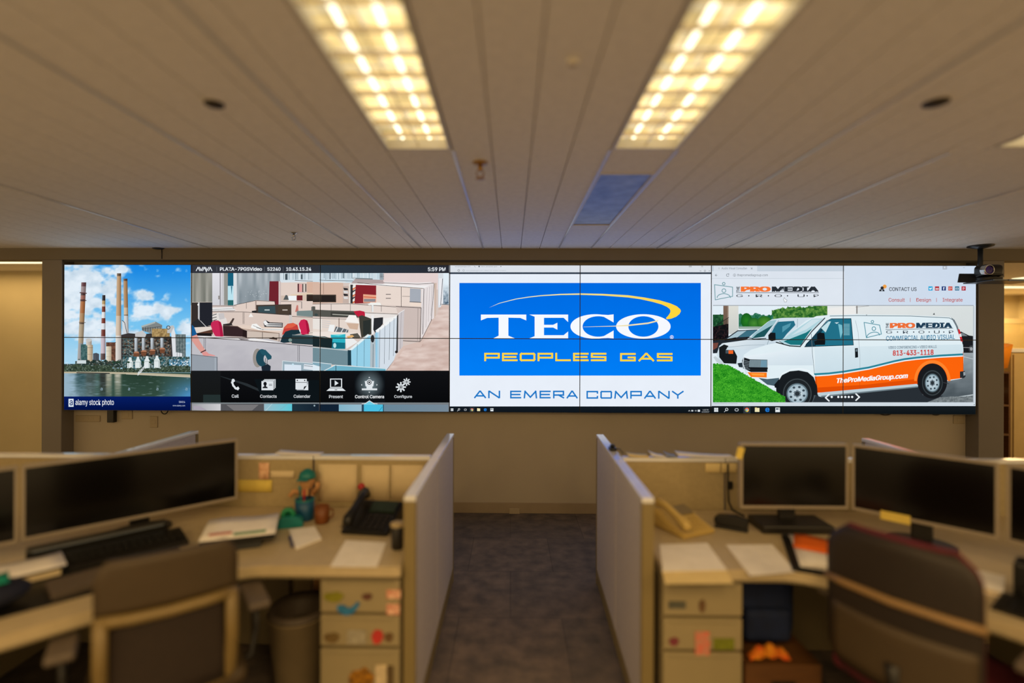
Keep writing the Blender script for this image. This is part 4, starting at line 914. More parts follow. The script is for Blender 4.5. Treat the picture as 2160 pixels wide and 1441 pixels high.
# front end
poly([(270, 830), (280, 806), (324, 820), (440, 822), (440, 905), (330, 905), (280, 880)], (26, 30, 34))
for k in range(6): line([(276, 826 + k * 11), (322, 836 + k * 10)], 3, (140, 156, 164))
line([(282, 806), (276, 850), (300, 912)], 6, (206, 218, 226))
poly([(322, 824), (438, 824), (438, 874), (318, 872)], (132, 152, 160)); 
for k in range(8): line([(330 + k * 9, 828), (326 + k * 9, 870)], 2.4, (70, 86, 94))
poly([(398, 826), (436, 826), (436, 872), (394, 872)], (110, 150, 170)); line([(318, 878), (438, 880)], 10, (18, 22, 26)); poly([(306, 906), (436, 908), (436, 942), (330, 938)], (250, 122, 24)); poly([(330, 914), (420, 916), (418, 930), (340, 928)], (255, 160, 60))
poly([(380, 944), (440, 952), (520, 944), (500, 1000), (440, 990)], (72, 96, 108)); poly([(486, 990), (520, 950), (516, 1010), (490, 1010)], (20, 24, 28))
poly([(1716, 616), (1728, 620), (1750, 700), (1736, 700), (1722, 650)], (206, 40, 48)); poly([(1724, 650), (1738, 648), (1742, 668), (1728, 670)], (230, 226, 226))
poly([(1730, 902), (1762, 898), (1768, 934), (1756, 946), (1730, 944)], (40, 44, 48)); poly([(1752, 906), (1764, 904), (1766, 926), (1754, 930)], (150, 160, 166)); line([(1620, 975), (1655, 984)], 4, (60, 66, 70)); line([(1752, 770), (1752, 900)], 3, (190, 90, 40))
# grass
gy = lambda x: 838 + (x - 77) * .12 if x < 180 else 850 + (x - 180) * .56 if x < 440 else 996 + (x - 440) * .58
gridf(70, 832, 560, 1110, 150, 86, lambda x, y: None if y < gy(x) + 8 * hsh(int(x / 3), 1, 9) else mixc((6, 104, 16), (110, 214, 60), hsh(int(x / 3.2), int(y / 3.2), 47) * .62 + fbm(x / 26, y / 16, 48) * .5 - .12 + (.2 if hsh(int(x / 3), int(y / 3), 49) > .93 else 0)))
# lettering on the van
TV = (64, 140, 158)
logo(1088, 555, 1205, 676, TV, 4.6, True)
text('THE', 1234, 576, 1253, 613, (50, 56, 66), .03, turn=True); text('PRO', 1260, 576, 1430, 612, (236, 112, 56), .05, slope=.006); text('MEDIA', 1437, 575, 1678, 611, (32, 62, 86), .05, slope=.004); line([(1233, 621), (1683, 612)], 3, (50, 70, 84))
spaced([('G', 1236, 1276), ('R', 1348, 1384), ('O', 1452, 1492), ('U', 1556, 1594), ('P', 1656, 1686)], 627, 647, (44, 56, 70), (1312, 1420, 1524, 1622))
text('COMMERCIAL AUDIO VISUAL', 1235, 664, 1697, 696, (44, 122, 160), .012, slope=.024); text('VIDEO CONFERENCING \u2022 VIDEO WALLS', 1250, 732, 1573, 750, (84, 108, 126), .008, slope=.02)
text('813-433-1118', 1280, 760, 1553, 796, (204, 62, 56), .028, slope=.022); text('TheProMediaGroup.com', 904, 946, 1382, 988, (246, 248, 250), .035, .22, slope=.072)
frame(1480, 500, 3.1765, VD)
WH = (236, 242, 246)
line([(852, 1056), (830, 1077), (852, 1098)], 9, WH); line([(1034, 1052), (1056, 1073), (1034, 1094)], 9, WH)
for x in (871, 915, 938, 962, 985, 1008): circ(x, 1072, 7.5, WH, n=14)
rect(66, 1108, 1860, 1134, (208, 218, 226)); text('thepromediagroup.com/services', 80, 1110, 240, 1120, (150, 160, 168)); rect(1818, 462, 1828, 1110, (186, 196, 204)); circ(1826, 1124, 3, (60, 66, 70), n=8)
rect(66, 1133, 1860, 1215, (22, 28, 32), (8, 12, 14))
frame(0, 0, 1, VD); taskbar_icons(1510.6, 864.6, 21.6, 4.4)

# ------------------------------------------------------------------ paint the shapes on fourteen displays
YS = 4.757
XE = [-4.202 + 1.21 * i for i in range(8)]
ZE = [HC + 0.685, HC, HC - 0.685]
m_pic = bpy.data.materials.new('display_picture'); m_pic.use_nodes = True
_n = m_pic.node_tree.nodes; _l = m_pic.node_tree.links
_n.remove(_n['Principled BSDF'])
_e = _n.new('ShaderNodeEmission'); _a = _n.new('ShaderNodeVertexColor'); _a.layer_name = 'picture'
# backlight: fine pixel grain of the display
_tc = _n.new('ShaderNodeTexCoord'); _w = _n.new('ShaderNodeTexNoise'); _w.inputs['Scale'].default_value = 6
_mr = _n.new('ShaderNodeMapRange'); _mr.inputs['To Min'].default_value = 0.97; _mr.inputs['To Max'].default_value = 1.03
_l.new(_tc.outputs['Object'], _w.inputs['Vector']); _l.new(_w.outputs['Fac'], _mr.inputs['Value'])
_l.new(_a.outputs['Color'], _e.inputs['Color']); _l.new(_mr.outputs['Result'], _e.inputs['Strength'])
_l.new(_e.outputs[0], _n['Material Output'].inputs['Surface'])

def on_wall(x, y):
    d = ray(x, y); t = YS / d.y
    return d.x * t, HC + d.z * t
# layer of a shape: one above every earlier shape it may cover
LAY = []; _bb = []
import numpy as np
BB = np.zeros((len(SHAPES), 4)); LV = np.zeros(len(SHAPES), int)
for i, sh in enumerate(SHAPES):
    X = [p[0] for q in sh for p in q]; Y = [p[1] for q in sh for p in q]
    bb_ = (min(X), min(Y), max(X), max(Y)); BB[i] = bb_
    if i:
        o_ = (BB[:i, 0] < bb_[2]) & (BB[:i, 2] > bb_[0]) & (BB[:i, 1] < bb_[3]) & (BB[:i, 3] > bb_[1])
        if o_.any(): LV[i] = LV[:i][o_].max() + 1
STEP = 2.2e-5
cells = {(c, r): ([], [], []) for c in range(7) for r in range(2)}
INS = 0.0036
for sh, lv in zip(SHAPES, LV):
    yy = -0.0008 - STEP * int(lv)
    for q in sh:
        w_ = [on_wall(p[0], p[1]) + tuple(p[2:5]) for p in q]
        x0, x1 = min(p[0] for p in w_), max(p[0] for p in w_); z0, z1 = min(p[1] for p in w_), max(p[1] for p in w_)
        for c in range(7):
            if x1 <= XE[c] or x0 >= XE[c + 1]: continue
            for r in range(2):
                if z1 <= ZE[r + 1] or z0 >= ZE[r]: continue
                k_ = clip_poly(w_, XE[c] + INS, ZE[r + 1] + INS, XE[c + 1] - INS, ZE[r] - INS)
                if len(k_) < 3: continue
                V_, F_, C_ = cells[(c, r)]
                n0 = len(V_)
                cx_, cz_ = (XE[c] + XE[c + 1]) / 2, (ZE[r] + ZE[r + 1]) / 2
                ar = sum(k_[i][0] * k_[(i + 1) % len(k_)][1] - k_[(i + 1) % len(k_)][0] * k_[i][1] for i in range(len(k_)))
                if abs(ar) < 1e-10: continue
                if ar < 0: k_ = k_[::-1]
                for p in k_: V_.append((p[0] - cx_, yy, p[1] - cz_)); C_.append((p[2], p[3], p[4], 1.0))
                F_.append(tuple(range(n0, n0 + len(k_))))
SHOW = {(0, 0): 'Upper display at the far left end, showing chimneys against a cloudy blue sky',
        (0, 1): 'Lower far left display showing a power station above water and a navy banner',
        (1, 0): 'Upper display showing red office chairs under a dark bar of white network text',
        (1, 1): 'Lower display showing phone, contact card and calendar icons on a black menu',
        (2, 0): 'Upper display showing pale cubicles, a maroon shelf and the clock 5:59 PM',
        (2, 1): 'Lower display showing laptop, camera and gear icons on a black menu',
        (3, 0): 'Upper display showing the left half of a white serif logo on blue',
        (3, 1): 'Lower display with yellow PEOPLES lettering and a black taskbar with icons at its left',
        (4, 0): 'Upper display showing the thick bend of a yellow swoosh over white serif letters',
        (4, 1): 'Lower display with yellow GAS lettering on blue and blue COMPANY lettering on white',
        (5, 0): 'Upper display showing a web page heading over the windscreen of a white van',
        (5, 1): 'Lower display showing bright green grass and the front wheel of a white van',
        (6, 0): 'Upper far right display with six small square icons above a van roof',
        (6, 1): 'Lower far right display showing the rear wheel and orange skirt of a van'}
for (c, r), (V_, F_, C_) in cells.items():
    cx_, cz_ = (XE[c] + XE[c + 1]) / 2, (ZE[r] + ZE[r + 1]) / 2
    t = thing('video_wall_display', (cx_, YS, cz_), SHOW[(c, r)], 'display', group='displays of the video wall')
    hw, hh = 1.21 / 2 - 0.0004, 0.685 / 2 - 0.0004
    b = MB(); b.box(-hw, hw, 0.0, 0.030, -hh, hh); b.box(-hw * .9, hw * .9, 0.030, 0.075, -hh * .85, hh * .85); b.box(-0.2, 0.2, 0.075, YW - YS, -0.14, 0.14)
    b.build('casing', M_black, t)
    b = MB()
    b.box(-hw, hw, -0.0006, 0.0, hh - INS, hh); b.box(-hw, hw, -0.0006, 0.0, -hh, -hh + INS)
    b.box(-hw, -hw + INS, -0.0006, 0.0, -hh + INS, hh - INS); b.box(hw - INS, hw, -0.0006, 0.0, -hh + INS, hh - INS)
    b.build('bezel', M_black, t)
    me = bpy.data.meshes.new('screen'); me.from_pydata(V_, [], F_)
    at_ = me.color_attributes.new('picture', 'FLOAT_COLOR', 'POINT')
    at_.data.foreach_set('color', np.array(C_, dtype=np.float32).ravel())
    me.materials.append(m_pic); me.update()
    o = bpy.data.objects.new('screen', me); COL.objects.link(o); o.parent = t
# ------------------------------------------------------------------ ceiling lights
def lens_mat(name, strength):
    m = bpy.data.materials.new(name); m.use_nodes = True
    nt = m.node_tree; N = nt.nodes; L = nt.links
    N.remove(N['Principled BSDF'])
    e = N.new('ShaderNodeEmission'); tc = N.new('ShaderNodeTexCoord')
    mp = N.new('ShaderNodeMapping'); br = N.new('ShaderNodeTexBrick'); nz = N.new('ShaderNodeTexNoise'); nz.inputs['Scale'].default_value = 9
    br.inputs['Scale'].default_value = 1.0; br.inputs['Brick Width'].default_value = 0.17; br.inputs['Row Height'].default_value = 0.095
    br.inputs['Mortar Size'].default_value = 0.011; br.inputs['Mortar Smooth'].default_value = 0.6
    br.inputs['Color1'].default_value = (1.0, 0.72, 0.30, 1); br.inputs['Color2'].default_value = (0.62, 0.44, 0.17, 1); br.inputs['Mortar'].default_value = (0.62, 0.50, 0.30, 1)
    mr = N.new('ShaderNodeMapRange'); mr.inputs['From Min'].default_value = .3; mr.inputs['From Max'].default_value = .7
    mr.inputs['To Min'].default_value = strength * .6; mr.inputs['To Max'].default_value = strength * 1.5
    L.new(tc.outputs['Object'], mp.inputs['Vector']); L.new(mp.outputs['Vector'], br.inputs['Vector']); L.new(tc.outputs['Object'], nz.inputs['Vector'])
    L.new(nz.outputs['Fac'], mr.inputs['Value']); L.new(br.outputs['Color'], e.inputs['Color']); L.new(mr.outputs['Result'], e.inputs['Strength'])
    L.new(e.outputs[0], N['Material Output'].inputs['Surface'])
    return m
def glow_mat(name, col, strength):
    m = bpy.data.materials.new(name); m.use_nodes = True
    nt = m.node_tree; N = nt.nodes; L = nt.links; N.remove(N['Principled BSDF'])
    e = N.new('ShaderNodeEmission'); e.inputs['Color'].default_value = (*col, 1)
    tc = N.new('ShaderNodeTexCoord'); nz = N.new('ShaderNodeTexNoise'); nz.inputs['Scale'].default_value = 5
    mr = N.new('ShaderNodeMapRange'); mr.inputs['To Min'].default_value = strength * .85; mr.inputs['To Max'].default_value = strength * 1.15
    L.new(tc.outputs['Object'], nz.inputs['Vector']); L.new(nz.outputs['Fac'], mr.inputs['Value']); L.new(mr.outputs['Result'], e.inputs['Strength'])
    L.new(e.outputs[0], N['Material Output'].inputs['Surface'])
    return m
M_lens = lens_mat('lamp_lens', 1.55)
M_tube = glow_mat('lamp_tube', (1.0, 0.90, 0.62), 3.0)
M_refl = mat('reflector', (226, 214, 190), 0.25, 0.03, 10, metal=0.7)
M_lframe = mat('lamp_frame', (206, 200, 190), 0.4, 0.03, 10)
M_unlit = mat('unlit_lens', (96, 100, 124), 0.3, 0.35, 9, col2=(126, 132, 156))
def troffer(x0, x1, y0, y1, label, lit=True, tubes=True):
    cx, cy = (x0 + x1) / 2, (y0 + y1) / 2; hx, hy = (x1 - x0) / 2 - 0.004, (y1 - y0) / 2 - 0.004
    t = thing('ceiling_light', (cx, cy, ZC), label, 'ceiling light', group='recessed ceiling lights')
    f = 0.012
    b = MB()
    b.box(-hx, hx, -hy, -hy + f, -0.004, 0.09); b.box(-hx, hx, hy - f, hy, -0.004, 0.09)
    b.box(-hx, -hx + f, -hy + f, hy - f, -0.004, 0.09); b.box(hx - f, hx, -hy + f, hy - f, -0.004, 0.09)
    b.box(-hx, hx, -hy, hy, 0.09, 0.10)
    b.build('frame', M_lframe, t)
    if lit:
        b = MB(); b.box(-hx + f, hx - f, -hy + f, hy - f, 0.040, 0.046); b.build('lens', M_lens, t)
        for s in (-1, .92):
            b = MB(); b.tube([(s * hx * .42, -hy + .05, 0.030), (s * hx * .42, hy - .05, 0.030)], 0.008, 10); b.build('tube', M_tube, t)
        b = MB(); n = 10
        for k in range(1, n):
            y = -hy + 2 * hy * k / n
            b.prism([(y - 0.003, 0.006), (y + 0.003, 0.006), (y + 0.008, 0.019), (y - 0.008, 0.019)], 'x', -hx + f, hx - f)
        b.box(-0.002, 0.002, -hy + f, hy - f, 0.008, 0.019)
        b.build('louvre', M_refl, t)
    else:
        b = MB(); b.box(-hx + f, hx - f, -hy + f, hy - f, 0.002, 0.008); b.build('lens', M_unlit, t)
    return t
troffer(BAY[0][0], BAY[0][1], FIX[0][0], FIX[0][1], 'lit recessed ceiling light, the left of the two big ones above the aisle')
troffer(BAY[1][0], BAY[1][1], FIX[1][0], FIX[1][1], 'lit recessed ceiling light with an unlit bluish panel beyond its far end')
troffer(BAY[2][0], BAY[2][1], FIX[2][0], FIX[2][1], 'lit ceiling light cut by the right edge of the photo')
troffer(BAY[1][0], BAY[1][1], 2.585, 3.775, 'unlit ceiling light with a bluish grey lens, closest to the video wall', lit=False)
def far_light(x0, x1, y0, y1, label):
    b = MB(); b.box(x0, x1, y0, y1, ZC - 0.014, ZC - 0.003, bev=0.002, seg=1); o = b.build('ceiling_light', M_farlamp)
    tag(o, label, 'ceiling light', 'recessed ceiling lights')
M_farlamp = glow_mat('far_lamp', (1.0, 0.82, 0.46), 1.6)
far_light(-6.2, -4.90, 5.40, 5.66, 'lit ceiling light in the far room left of the video wall')
far_light(6.75, 8.2, 6.82, 7.0, 'lit ceiling light in the far right room, nearer than the other strip')
far_light(7.45, 9.2, 8.0, 8.2, 'lit ceiling light in the far right room, the deeper strip')

# ------------------------------------------------------------------ small ceiling fittings
M_brass = mat('brass', (170, 130, 70), 0.35, 0.08, 20, metal=0.6)
def sprinkler(u, v, m, label, s=1.0):
    p = at_z(u, v, ZC); t = thing('sprinkler_head', p, label, 'sprinkler', group='sprinkler heads')
    b = MB(); b.lathe([(0.032 * s, 0.0), (0.032 * s, -0.003), (0.022 * s, -0.010), (0.012 * s, -0.012)]); b.build('escutcheon', m, t)
    b = MB(); b.lathe([(0.010 * s, -0.012), (0.010 * s, -0.032 * s), (0.006 * s, -0.036 * s)], n=14)
    for a in (0, pi): b.tube([(0.009 * s * cos(a), 0, -0.03 * s), (0.017 * s * cos(a), 0, -0.045 * s), (0.004 * s * cos(a), 0, -0.064 * s)], 0.003 * s, 6)
    b.build('body', m, t)
    b = MB(); b.lathe([(0.003 * s, -0.062 * s), (0.020 * s, -0.065 * s), (0.020 * s, -0.068 * s), (0.003 * s, -0.070 * s)], n=16); b.build('deflector', m, t)
sprinkler(1013, 343, M_brass, 'brass sprinkler head hanging between the two big ceiling lights', 1.15)
sprinkler(620, 491, M_chrome, 'chrome sprinkler head hanging left of centre near the video wall', 0.9)
def ceiling_disc(u, v, r, m, m2, name, label, cat, group=None):
    p = at_z(u, v, ZC); t = thing(name, p, label, cat, group=group)
    b = MB(); b.lathe([(r, 0.0), (r, -0.004), (r * .8, -0.008)]); b.build('ring', m, t)
    b = MB(); b.lathe([(r * .8, -0.006), (r * .5, -0.011), (0.002, -0.012)]); b.build('grille', m2, t)
M_dkhole = mat('dark_grille', (48, 38, 26), 0.7, 0.2, 60)
ceiling_disc(452, 219, 0.033, M_dkhole, M_dkhole, 'ceiling_speaker', 'small dark round ceiling fitting left of the left ceiling light', 'ceiling speaker', 'dark round ceiling fittings')
ceiling_disc(1974, 216, 0.040, M_dkhole, M_dkhole, 'ceiling_speaker', 'small dark round ceiling fitting right of the right ceiling light', 'ceiling speaker', 'dark round ceiling fittings')
ceiling_disc(1208, 131, 0.020, M_ceil, M_plate, 'smoke_detector', 'tiny pale ceiling disc between the two big ceiling lights', 'detector')
p = at_z(336, 524, ZC); t = thing('ceiling_microphone', p, 'dark ceiling plate with a thin rod near the left end of the video wall', 'microphone')
b = MB(); b.lathe([(0.055, 0), (0.055, -0.006), (0.03, -0.012), (0.008, -0.014)]); b.build('plate', M_dark, t)
b = MB(); b.tube([(0.03, -0.01, -0.010), (0.03, -0.01, -0.10)], 0.0035, 8); b.build('rod', M_dark, t)

# ------------------------------------------------------------------ conference camera under the ceiling
YC = 4.58
pc = at_y(2068, 521, YC)
PX, = (pc.x,)
M_mount = mat('mount_grey', (34, 38, 44), 0.35, 0.1, 12)
M_steel = mat('tray_edge', (120, 132, 146), 0.3, 0.05, 12, metal=0.6)
zt = at_y(2068, 596, YC).z
t = thing('camera_mount', (PX, YC, ZC), 'dark ceiling pole with a tray carrying a conference camera', 'camera mount')
b = MB(); b.lathe([(0.092, 0), (0.092, -0.010), (0.05, -0.022), (0.03, -0.028)]); b.build('ceiling_plate', M_mount, t)
b = MB(); b.lathe([(0.019, -0.02), (0.019, zt - ZC + 0.005)]); b.build('pole', M_mount, t)
b = MB(); b.lathe([(0.020, 0.03), (0.038, 0.012), (0.048, 0.0)], M=T((0, 0, zt - ZC + .003))); b.build('collar', M_steel, t)
b = MB()
s = F / YC
b.box(-0.10, 0.33, -0.225, 0.06, zt - ZC - 0.008, zt - ZC + 0.002, bev=0.003)
b.build('tray', M_mount, t)
b = MB(); b.box(0.03, 0.325, -0.233, -0.225, zt - ZC - 0.014, zt - ZC + 0.002, bev=0.002, seg=1); b.box(-0.098, 0.02, -0.233, -0.225, zt - ZC - 0.008, zt - ZC + 0.001, bev=0.002, seg=1); b.build('tray_lip', M_steel, t)
b = MB(); b.surf([[Vector((-0.225 + .065 * k, -0.028 + .06 * k, zt - ZC - .004 + 0.082 * k)), Vector((-0.024, -0.028 + .06 * k, zt - ZC - .004 + 0.082 * k))] for k in (0, .5, 1)], 0.006, smooth=False); b.build('backplate', M_mount, t)
cx = at_y(2098, 575, YC).x
t = thing('conference_camera', (cx, YC - 0.13, zt + 0.003), 'black conference camera with a purple lens on the ceiling tray', 'camera')
yf = YC - 0.13 - 0.06
hx0, hx1 = at_y(2079, 575, yf).x - cx, at_y(2121, 575, yf).x - cx
lx = at_y(2088, 571, yf - .024).x - cx
gx = hx0 - .01
b = MB(); b.prism([((hx1 + .02 - gx) / 2 * cos(a) + (hx1 + .02 + gx) / 2, 0.075 * sin(a)) for a in [2 * pi * k / 32 for k in range(32)]], 'z', 0.0, 0.022); b.build('base', M_black, t)
b = MB(); b.box(hx0, hx1, -0.06, 0.07, 0.026, 0.134, bev=0.034, seg=5); b.box(hx0 + .05, hx1 - .05, -0.04, 0.04, 0.020, 0.04); ho = b.build('head', M_black, t)
for f_ in ho.data.polygons: f_.use_smooth = True
LM = T((lx, -0.058, 0.082)) @ R(pi / 2, 'X')
b = MB(); b.lathe([(0.044, -0.02), (0.044, 0.022), (0.041, 0.026), (0.036, 0.026), (0.036, 0.018)], M=LM, n=36, cap=False); b.build('lens_ring', M_chrome, t)
M_lensp = mat('purple_lens', (58, 40, 120), 0.3, 0.25, 30, col2=(74, 52, 150), spec=0.3)
b = MB(); b.lathe([(0.0365, 0.016), (0.032, 0.019), (0.02, 0.022), (0.001, 0.023)], M=LM, n=36); b.build('lens', M_lensp, t)
b = MB(); b.box(hx0 + .045, hx1 - .02, -0.064, -0.059, 0.036, 0.048, bev=0.002, seg=1); b.build('front_band', M_dark, t)

# ------------------------------------------------------------------ things on and at the wall
def plate(u0, v0, u1, v1, label, name='outlet_plate', m=M_plate, Y=YW, d=0.008, holes=1):
    a, c = at_y(u0, v0, Y), at_y(u1, v1, Y); w, h = (c.x - a.x) / 2, (a.z - c.z) / 2
    t = thing(name, ((a.x + c.x) / 2, Y - 0.0005, (a.z + c.z) / 2), label, 'outlet', group='outlet plates')
    b = MB(); b.box(-w, w, -d, 0, -h, h, bev=0.003, seg=1); b.build('cover', m, t)
    for k in range(holes):
        x = -w + (2 * w) * (k + .5) / holes; q = min(w / holes, h) * .5
        b = MB(); b.box(x - q, x + q, -d - 0.002, -d, -q, q, bev=0.001, seg=1); b.build('socket', M_plate, t)
plate(160, 876, 212, 890, 'wide pale plate low on the wall beside the left pier', holes=5)
plate(257, 866, 280, 884, 'square pale plate right of the black box under the displays')
plate(317, 878, 333, 902, 'tall pale plate on the wall below the hanging cable')
plate(2010, 876, 2034, 894, 'pale plate on the wall near the right pier')
plate(1074, 1072, 1096, 1090, 'small pale plate at the foot of the wall straight down the aisle', Y=YW - 0.0125)
a = at_y(240, 878, YW)
t = thing('power_brick', (a.x, YW, a.z), 'small black box hanging on the wall under the leftmost display', 'power supply')
b = MB(); b.box(-0.032, 0.032, -0.045, 0, -0.055, 0.075, bev=0.004); b.build('case', M_black, t)
b = MB(); b.tube([(0, -0.02, 0.075), (0, -0.02, 0.13)], 0.006); b.build('lead', M_black, t)
for u, wd, lab in ((347, 8, 'loop of black cable hanging under the second display column'), (1868, 15, 'flat loop of black cable under the displays, left of the right pier'), (1974, 12, 'loop of black cable under the displays at far right')):
    a = at_y(u, 862 if u < 1000 else 868, YW - 0.05); wd = wd / 222.0
    b = MB(); dp = .052 if u < 1000 else .034; b.tube([(a.x - wd, a.y, a.z + .03)] + [(a.x + wd * cos(q_), a.y, a.z - dp * sin(q_)) for q_ in [pi - pi * k / 12 for k in range(13)]] + [(a.x + wd, a.y, a.z + .03)], 0.005, 8)
    tag(b.build('cable', M_black), lab, 'cable', 'cables under the video wall')

# ------------------------------------------------------------------ rooms beyond the piers
b = MB(); b.box(6.2, 9.4, 9.56, 9.6, 1.0, 1.96)
structure(b.build('window_1', M_plate))
M_blind = mat('blind', (226, 206, 150), 0.6, 0.03, 8)
t = thing('window_blind', (7.9, 9.52, 1.0), 'pale slatted window blind in the far room right of the video wall', 'blind')
b = MB()
for k in range(30): b.box(-1.6, 1.6, -0.006, 0.006, 0.02 + k * 0.0315, 0.042 + k * 0.0315, M=R(0.1, 'X'))
b.build('slats', M_blind, t)
b = MB(); b.box(-1.65, 1.65, -0.06, 0.0, 0.96, 1.06, bev=0.006); b.build('headrail', M_yellow, t)
M_cab = mat('far_cabinet', (196, 170, 118), 0.6, 0.05, 6)
t = thing('storage_cabinet', (7.47, 7.0, 0), 'tan storage cabinet at the right edge beyond the pier', 'cabinet')
b = MB(); b.box(-0.72, 1.2, 0.0, 0.5, 0.05, 1.50, bev=0.006); b.build('body', M_cab, t)
b = MB(); b.box(-0.74, 1.22, -0.02, 0.52, 1.50, 1.55, bev=0.006); b.build('top', M_cap, t)
for k in range(2):
    b = MB(); b.box(-0.70 + k * .95, 0.22 + k * .95, -0.02, -0.001, 0.08, 1.47, bev=0.004); d = b.build('door', M_cab, t)
    b = MB(); b.box(0.16 + k * .58, 0.18 + k * .58, -0.04, -0.02, 0.7, 0.9, bev=0.003); b.build('handle', M_chrome, d)
t = thing('bookcase', (6.18, 6.75, 0), 'dark wooden bookcase squeezed between the right pier and a tan cabinet', 'bookcase')
M_wood = mat('dark_wood', (96, 62, 30), 0.5, 0.2, 9, stretch=(1, 1, 12))
b = MB(); b.box(-0.3, 0.3, 0.36, 0.38, 0, 1.25); b.box(-0.32, -0.3, 0, 0.38, 0, 1.25); b.box(0.3, 0.32, 0, 0.38, 0, 1.25); b.build('body', M_wood, t)
for z in (0.05, 0.42, 0.80, 1.23):
    b = MB(); b.box(-0.3, 0.3, 0, 0.36, z, z + .025); b.build('shelf', M_wood, t)
M_orange_d = mat('orange_card', (232, 140, 10), 0.6, 0.05, 10)
t = thing('folded_card', (6.50, 6.85, 1.257), 'orange folded card standing on the dark bookcase beyond the right pier', 'card')
b = MB(); b.surf([[Vector((-.20, 0, 0)), Vector((.06, 0.0, .04))], [Vector((-.20, .02, .16)), Vector((.16, .03, .35))], [Vector((-.20, .10, .38)), Vector((.17, .10, .36))]], 0.004); b.build('sheet', M_orange_d, t)
t = thing('storage_box', (6.34, 6.85, 0.826), 'black and white box on a shelf of the dark bookcase', 'box')
b = MB(); b.box(-.12, .12, 0, .18, 0, .14, bev=.01); b.build('case', M_black, t); b = MB(); b.box(-.12, .12, -.002, .18, .141, .19, bev=.004); b.build('lid', M_paper, t)

# ------------------------------------------------------------------ cubicle panels
HP = 1.013
def panel(p0, p1, label, h=HP, th=0.05, end0=False, end1=False, inner=None):
    p0, p1 = Vector((*p0, 0)), Vector((*p1, 0)); d = p1 - p0; Ln = d.length
    t = thing('cubicle_panel', (p0 + p1) / 2, label, 'partition panel', atan2(d.y, d.x), group='low cubicle panels')
    hl = Ln / 2; e0 = 0.028 if end0 else 0.004; e1 = 0.028 if end1 else 0.004
    b = MB(); b.box(-hl + e0, hl - e1, -th / 2 + .003, th / 2 - .003, 0.10, h - 0.022, bev=0.006); b.build('fabric_face', inner or M_fabric, t)
    b = MB(); b.box(-hl, hl, -th / 2, th / 2, h - 0.022, h, bev=0.004); b.build('top_cap', M_cap, t)
    b = MB(); b.box(-hl + e0, hl - e1, -th / 2 + .002, th / 2 - .002, 0.012, 0.097, bev=0.003, seg=1); b.build('base_raceway', M_post, t)
    for on, x0, x1 in ((end0, -hl, -hl + .026), (end1, hl - .026, hl)):
        if on:
            b = MB(); b.box(x0, x1, -th / 2, th / 2, 0.0, h - 0.0225, bev=0.004); b.build('end_post', M_post, t)
    if not (end0 or end1):
        for x in (-hl + .12, hl - .12):
            b = MB(); b.lathe([(.014, 0), (.014, .006), (.006, .010), (.006, .014)], M=T((x, 0, 0)), n=12); b.build('glide', M_dark, t)
    return t
panel((-0.415, 2.10), (-0.414, 2.738), 'grey panel left of the aisle, the nearer one with a tan end post', end0=True)
panel((-0.414, 2.742), (-0.413, 3.50), 'grey panel left of the aisle, the farther one towards the video wall', end1=True)
panel((0.562, 2.10), (0.583, 2.738), 'grey panel right of the aisle, the nearer one with a tan end post', end0=True)
panel((0.583, 2.742), (0.607, 3.50), 'grey panel right of the aisle, the farther one towards the video wall', end1=True)
YP = 2.835
panel((-1.088, YP), (-0.443, YP), 'tan panel behind the left desk phone, carrying three white sheets', inner=M_fabric_in)
panel((-2.185, YP), (-1.092, YP), 'tan panel behind the left wide monitor, carrying small notes', inner=M_fabric_in)
panel((-3.50, YP), (-2.238, YP), 'tan panel behind the monitor at the left photo edge', inner=M_fabric_in)
panel((0.615, YP), (1.172, YP), 'tan panel behind the beige phone on the right desk', inner=M_fabric_in)
panel((1.176, YP), (2.318, YP), 'tan panel behind the three right monitors', inner=M_fabric_in)
panel((2.372, YP), (3.60, YP), 'tan panel behind the monitor at the right photo edge', inner=M_fabric_in)
panel((-2.212, 2.82), (-2.212, 3.56), 'grey panel pointing at the video wall behind the left wide monitor', end1=True)
panel((2.345, 2.82), (2.345, 3.42), 'grey panel pointing at the video wall behind the right monitors', end1=True)

# ------------------------------------------------------------------ worktops and drawer units
ZD = 0.735
def rounded(poly_, rad, n=5):
    out = []
    m = len(poly_)
    for i in range(m):
        p, a, c = Vector(poly_[i]), Vector(poly_[i - 1]), Vector(poly_[(i + 1) % m])
        r = rad.get(i, 0)
        if not r: out.append(tuple(p)); continue
        u, v = (a - p).normalized(), (c - p).normalized(); q0, q1 = p + u * r, p + v * r
        for k in range(n + 1):
            s_ = k / n; out.append(tuple(q0 * (1 - s_) ** 2 + p * 2 * s_ * (1 - s_) + q1 * s_ ** 2))
    return out
def worktop(pts, rad, label, legs):
    t = thing('corner_desk', (0, 0, 0), label, 'desk')
    o = rounded(pts, rad)
    b = MB(); b.prism(o, 'z', ZD - 0.036, ZD)
    es = [e for e in b.b.edges if all(v.co.z > ZD - 1e-4 for v in e.verts)]
    bmesh.ops.bevel(b.b, geom=es, offset=0.006, segments=2, affect='EDGES')
    b.build('worktop', M_desk, t)
    c = Vector((sum(p[0] for p in o) / len(o), sum(p[1] for p in o) / len(o)))
    b = MB(); b.prism([tuple(c + (Vector(p) - c) * 0.985) for p in o], 'z', ZD - 0.044, ZD - 0.0365); b.build('underside', M_carcass, t)
    for x0, x1, y0, y1 in legs:
        b = MB(); b.box(x0, x1, y0, y1, 0.0, ZD - 0.045, bev=0.003, seg=1); b.build('support_panel', M_carcass, t)
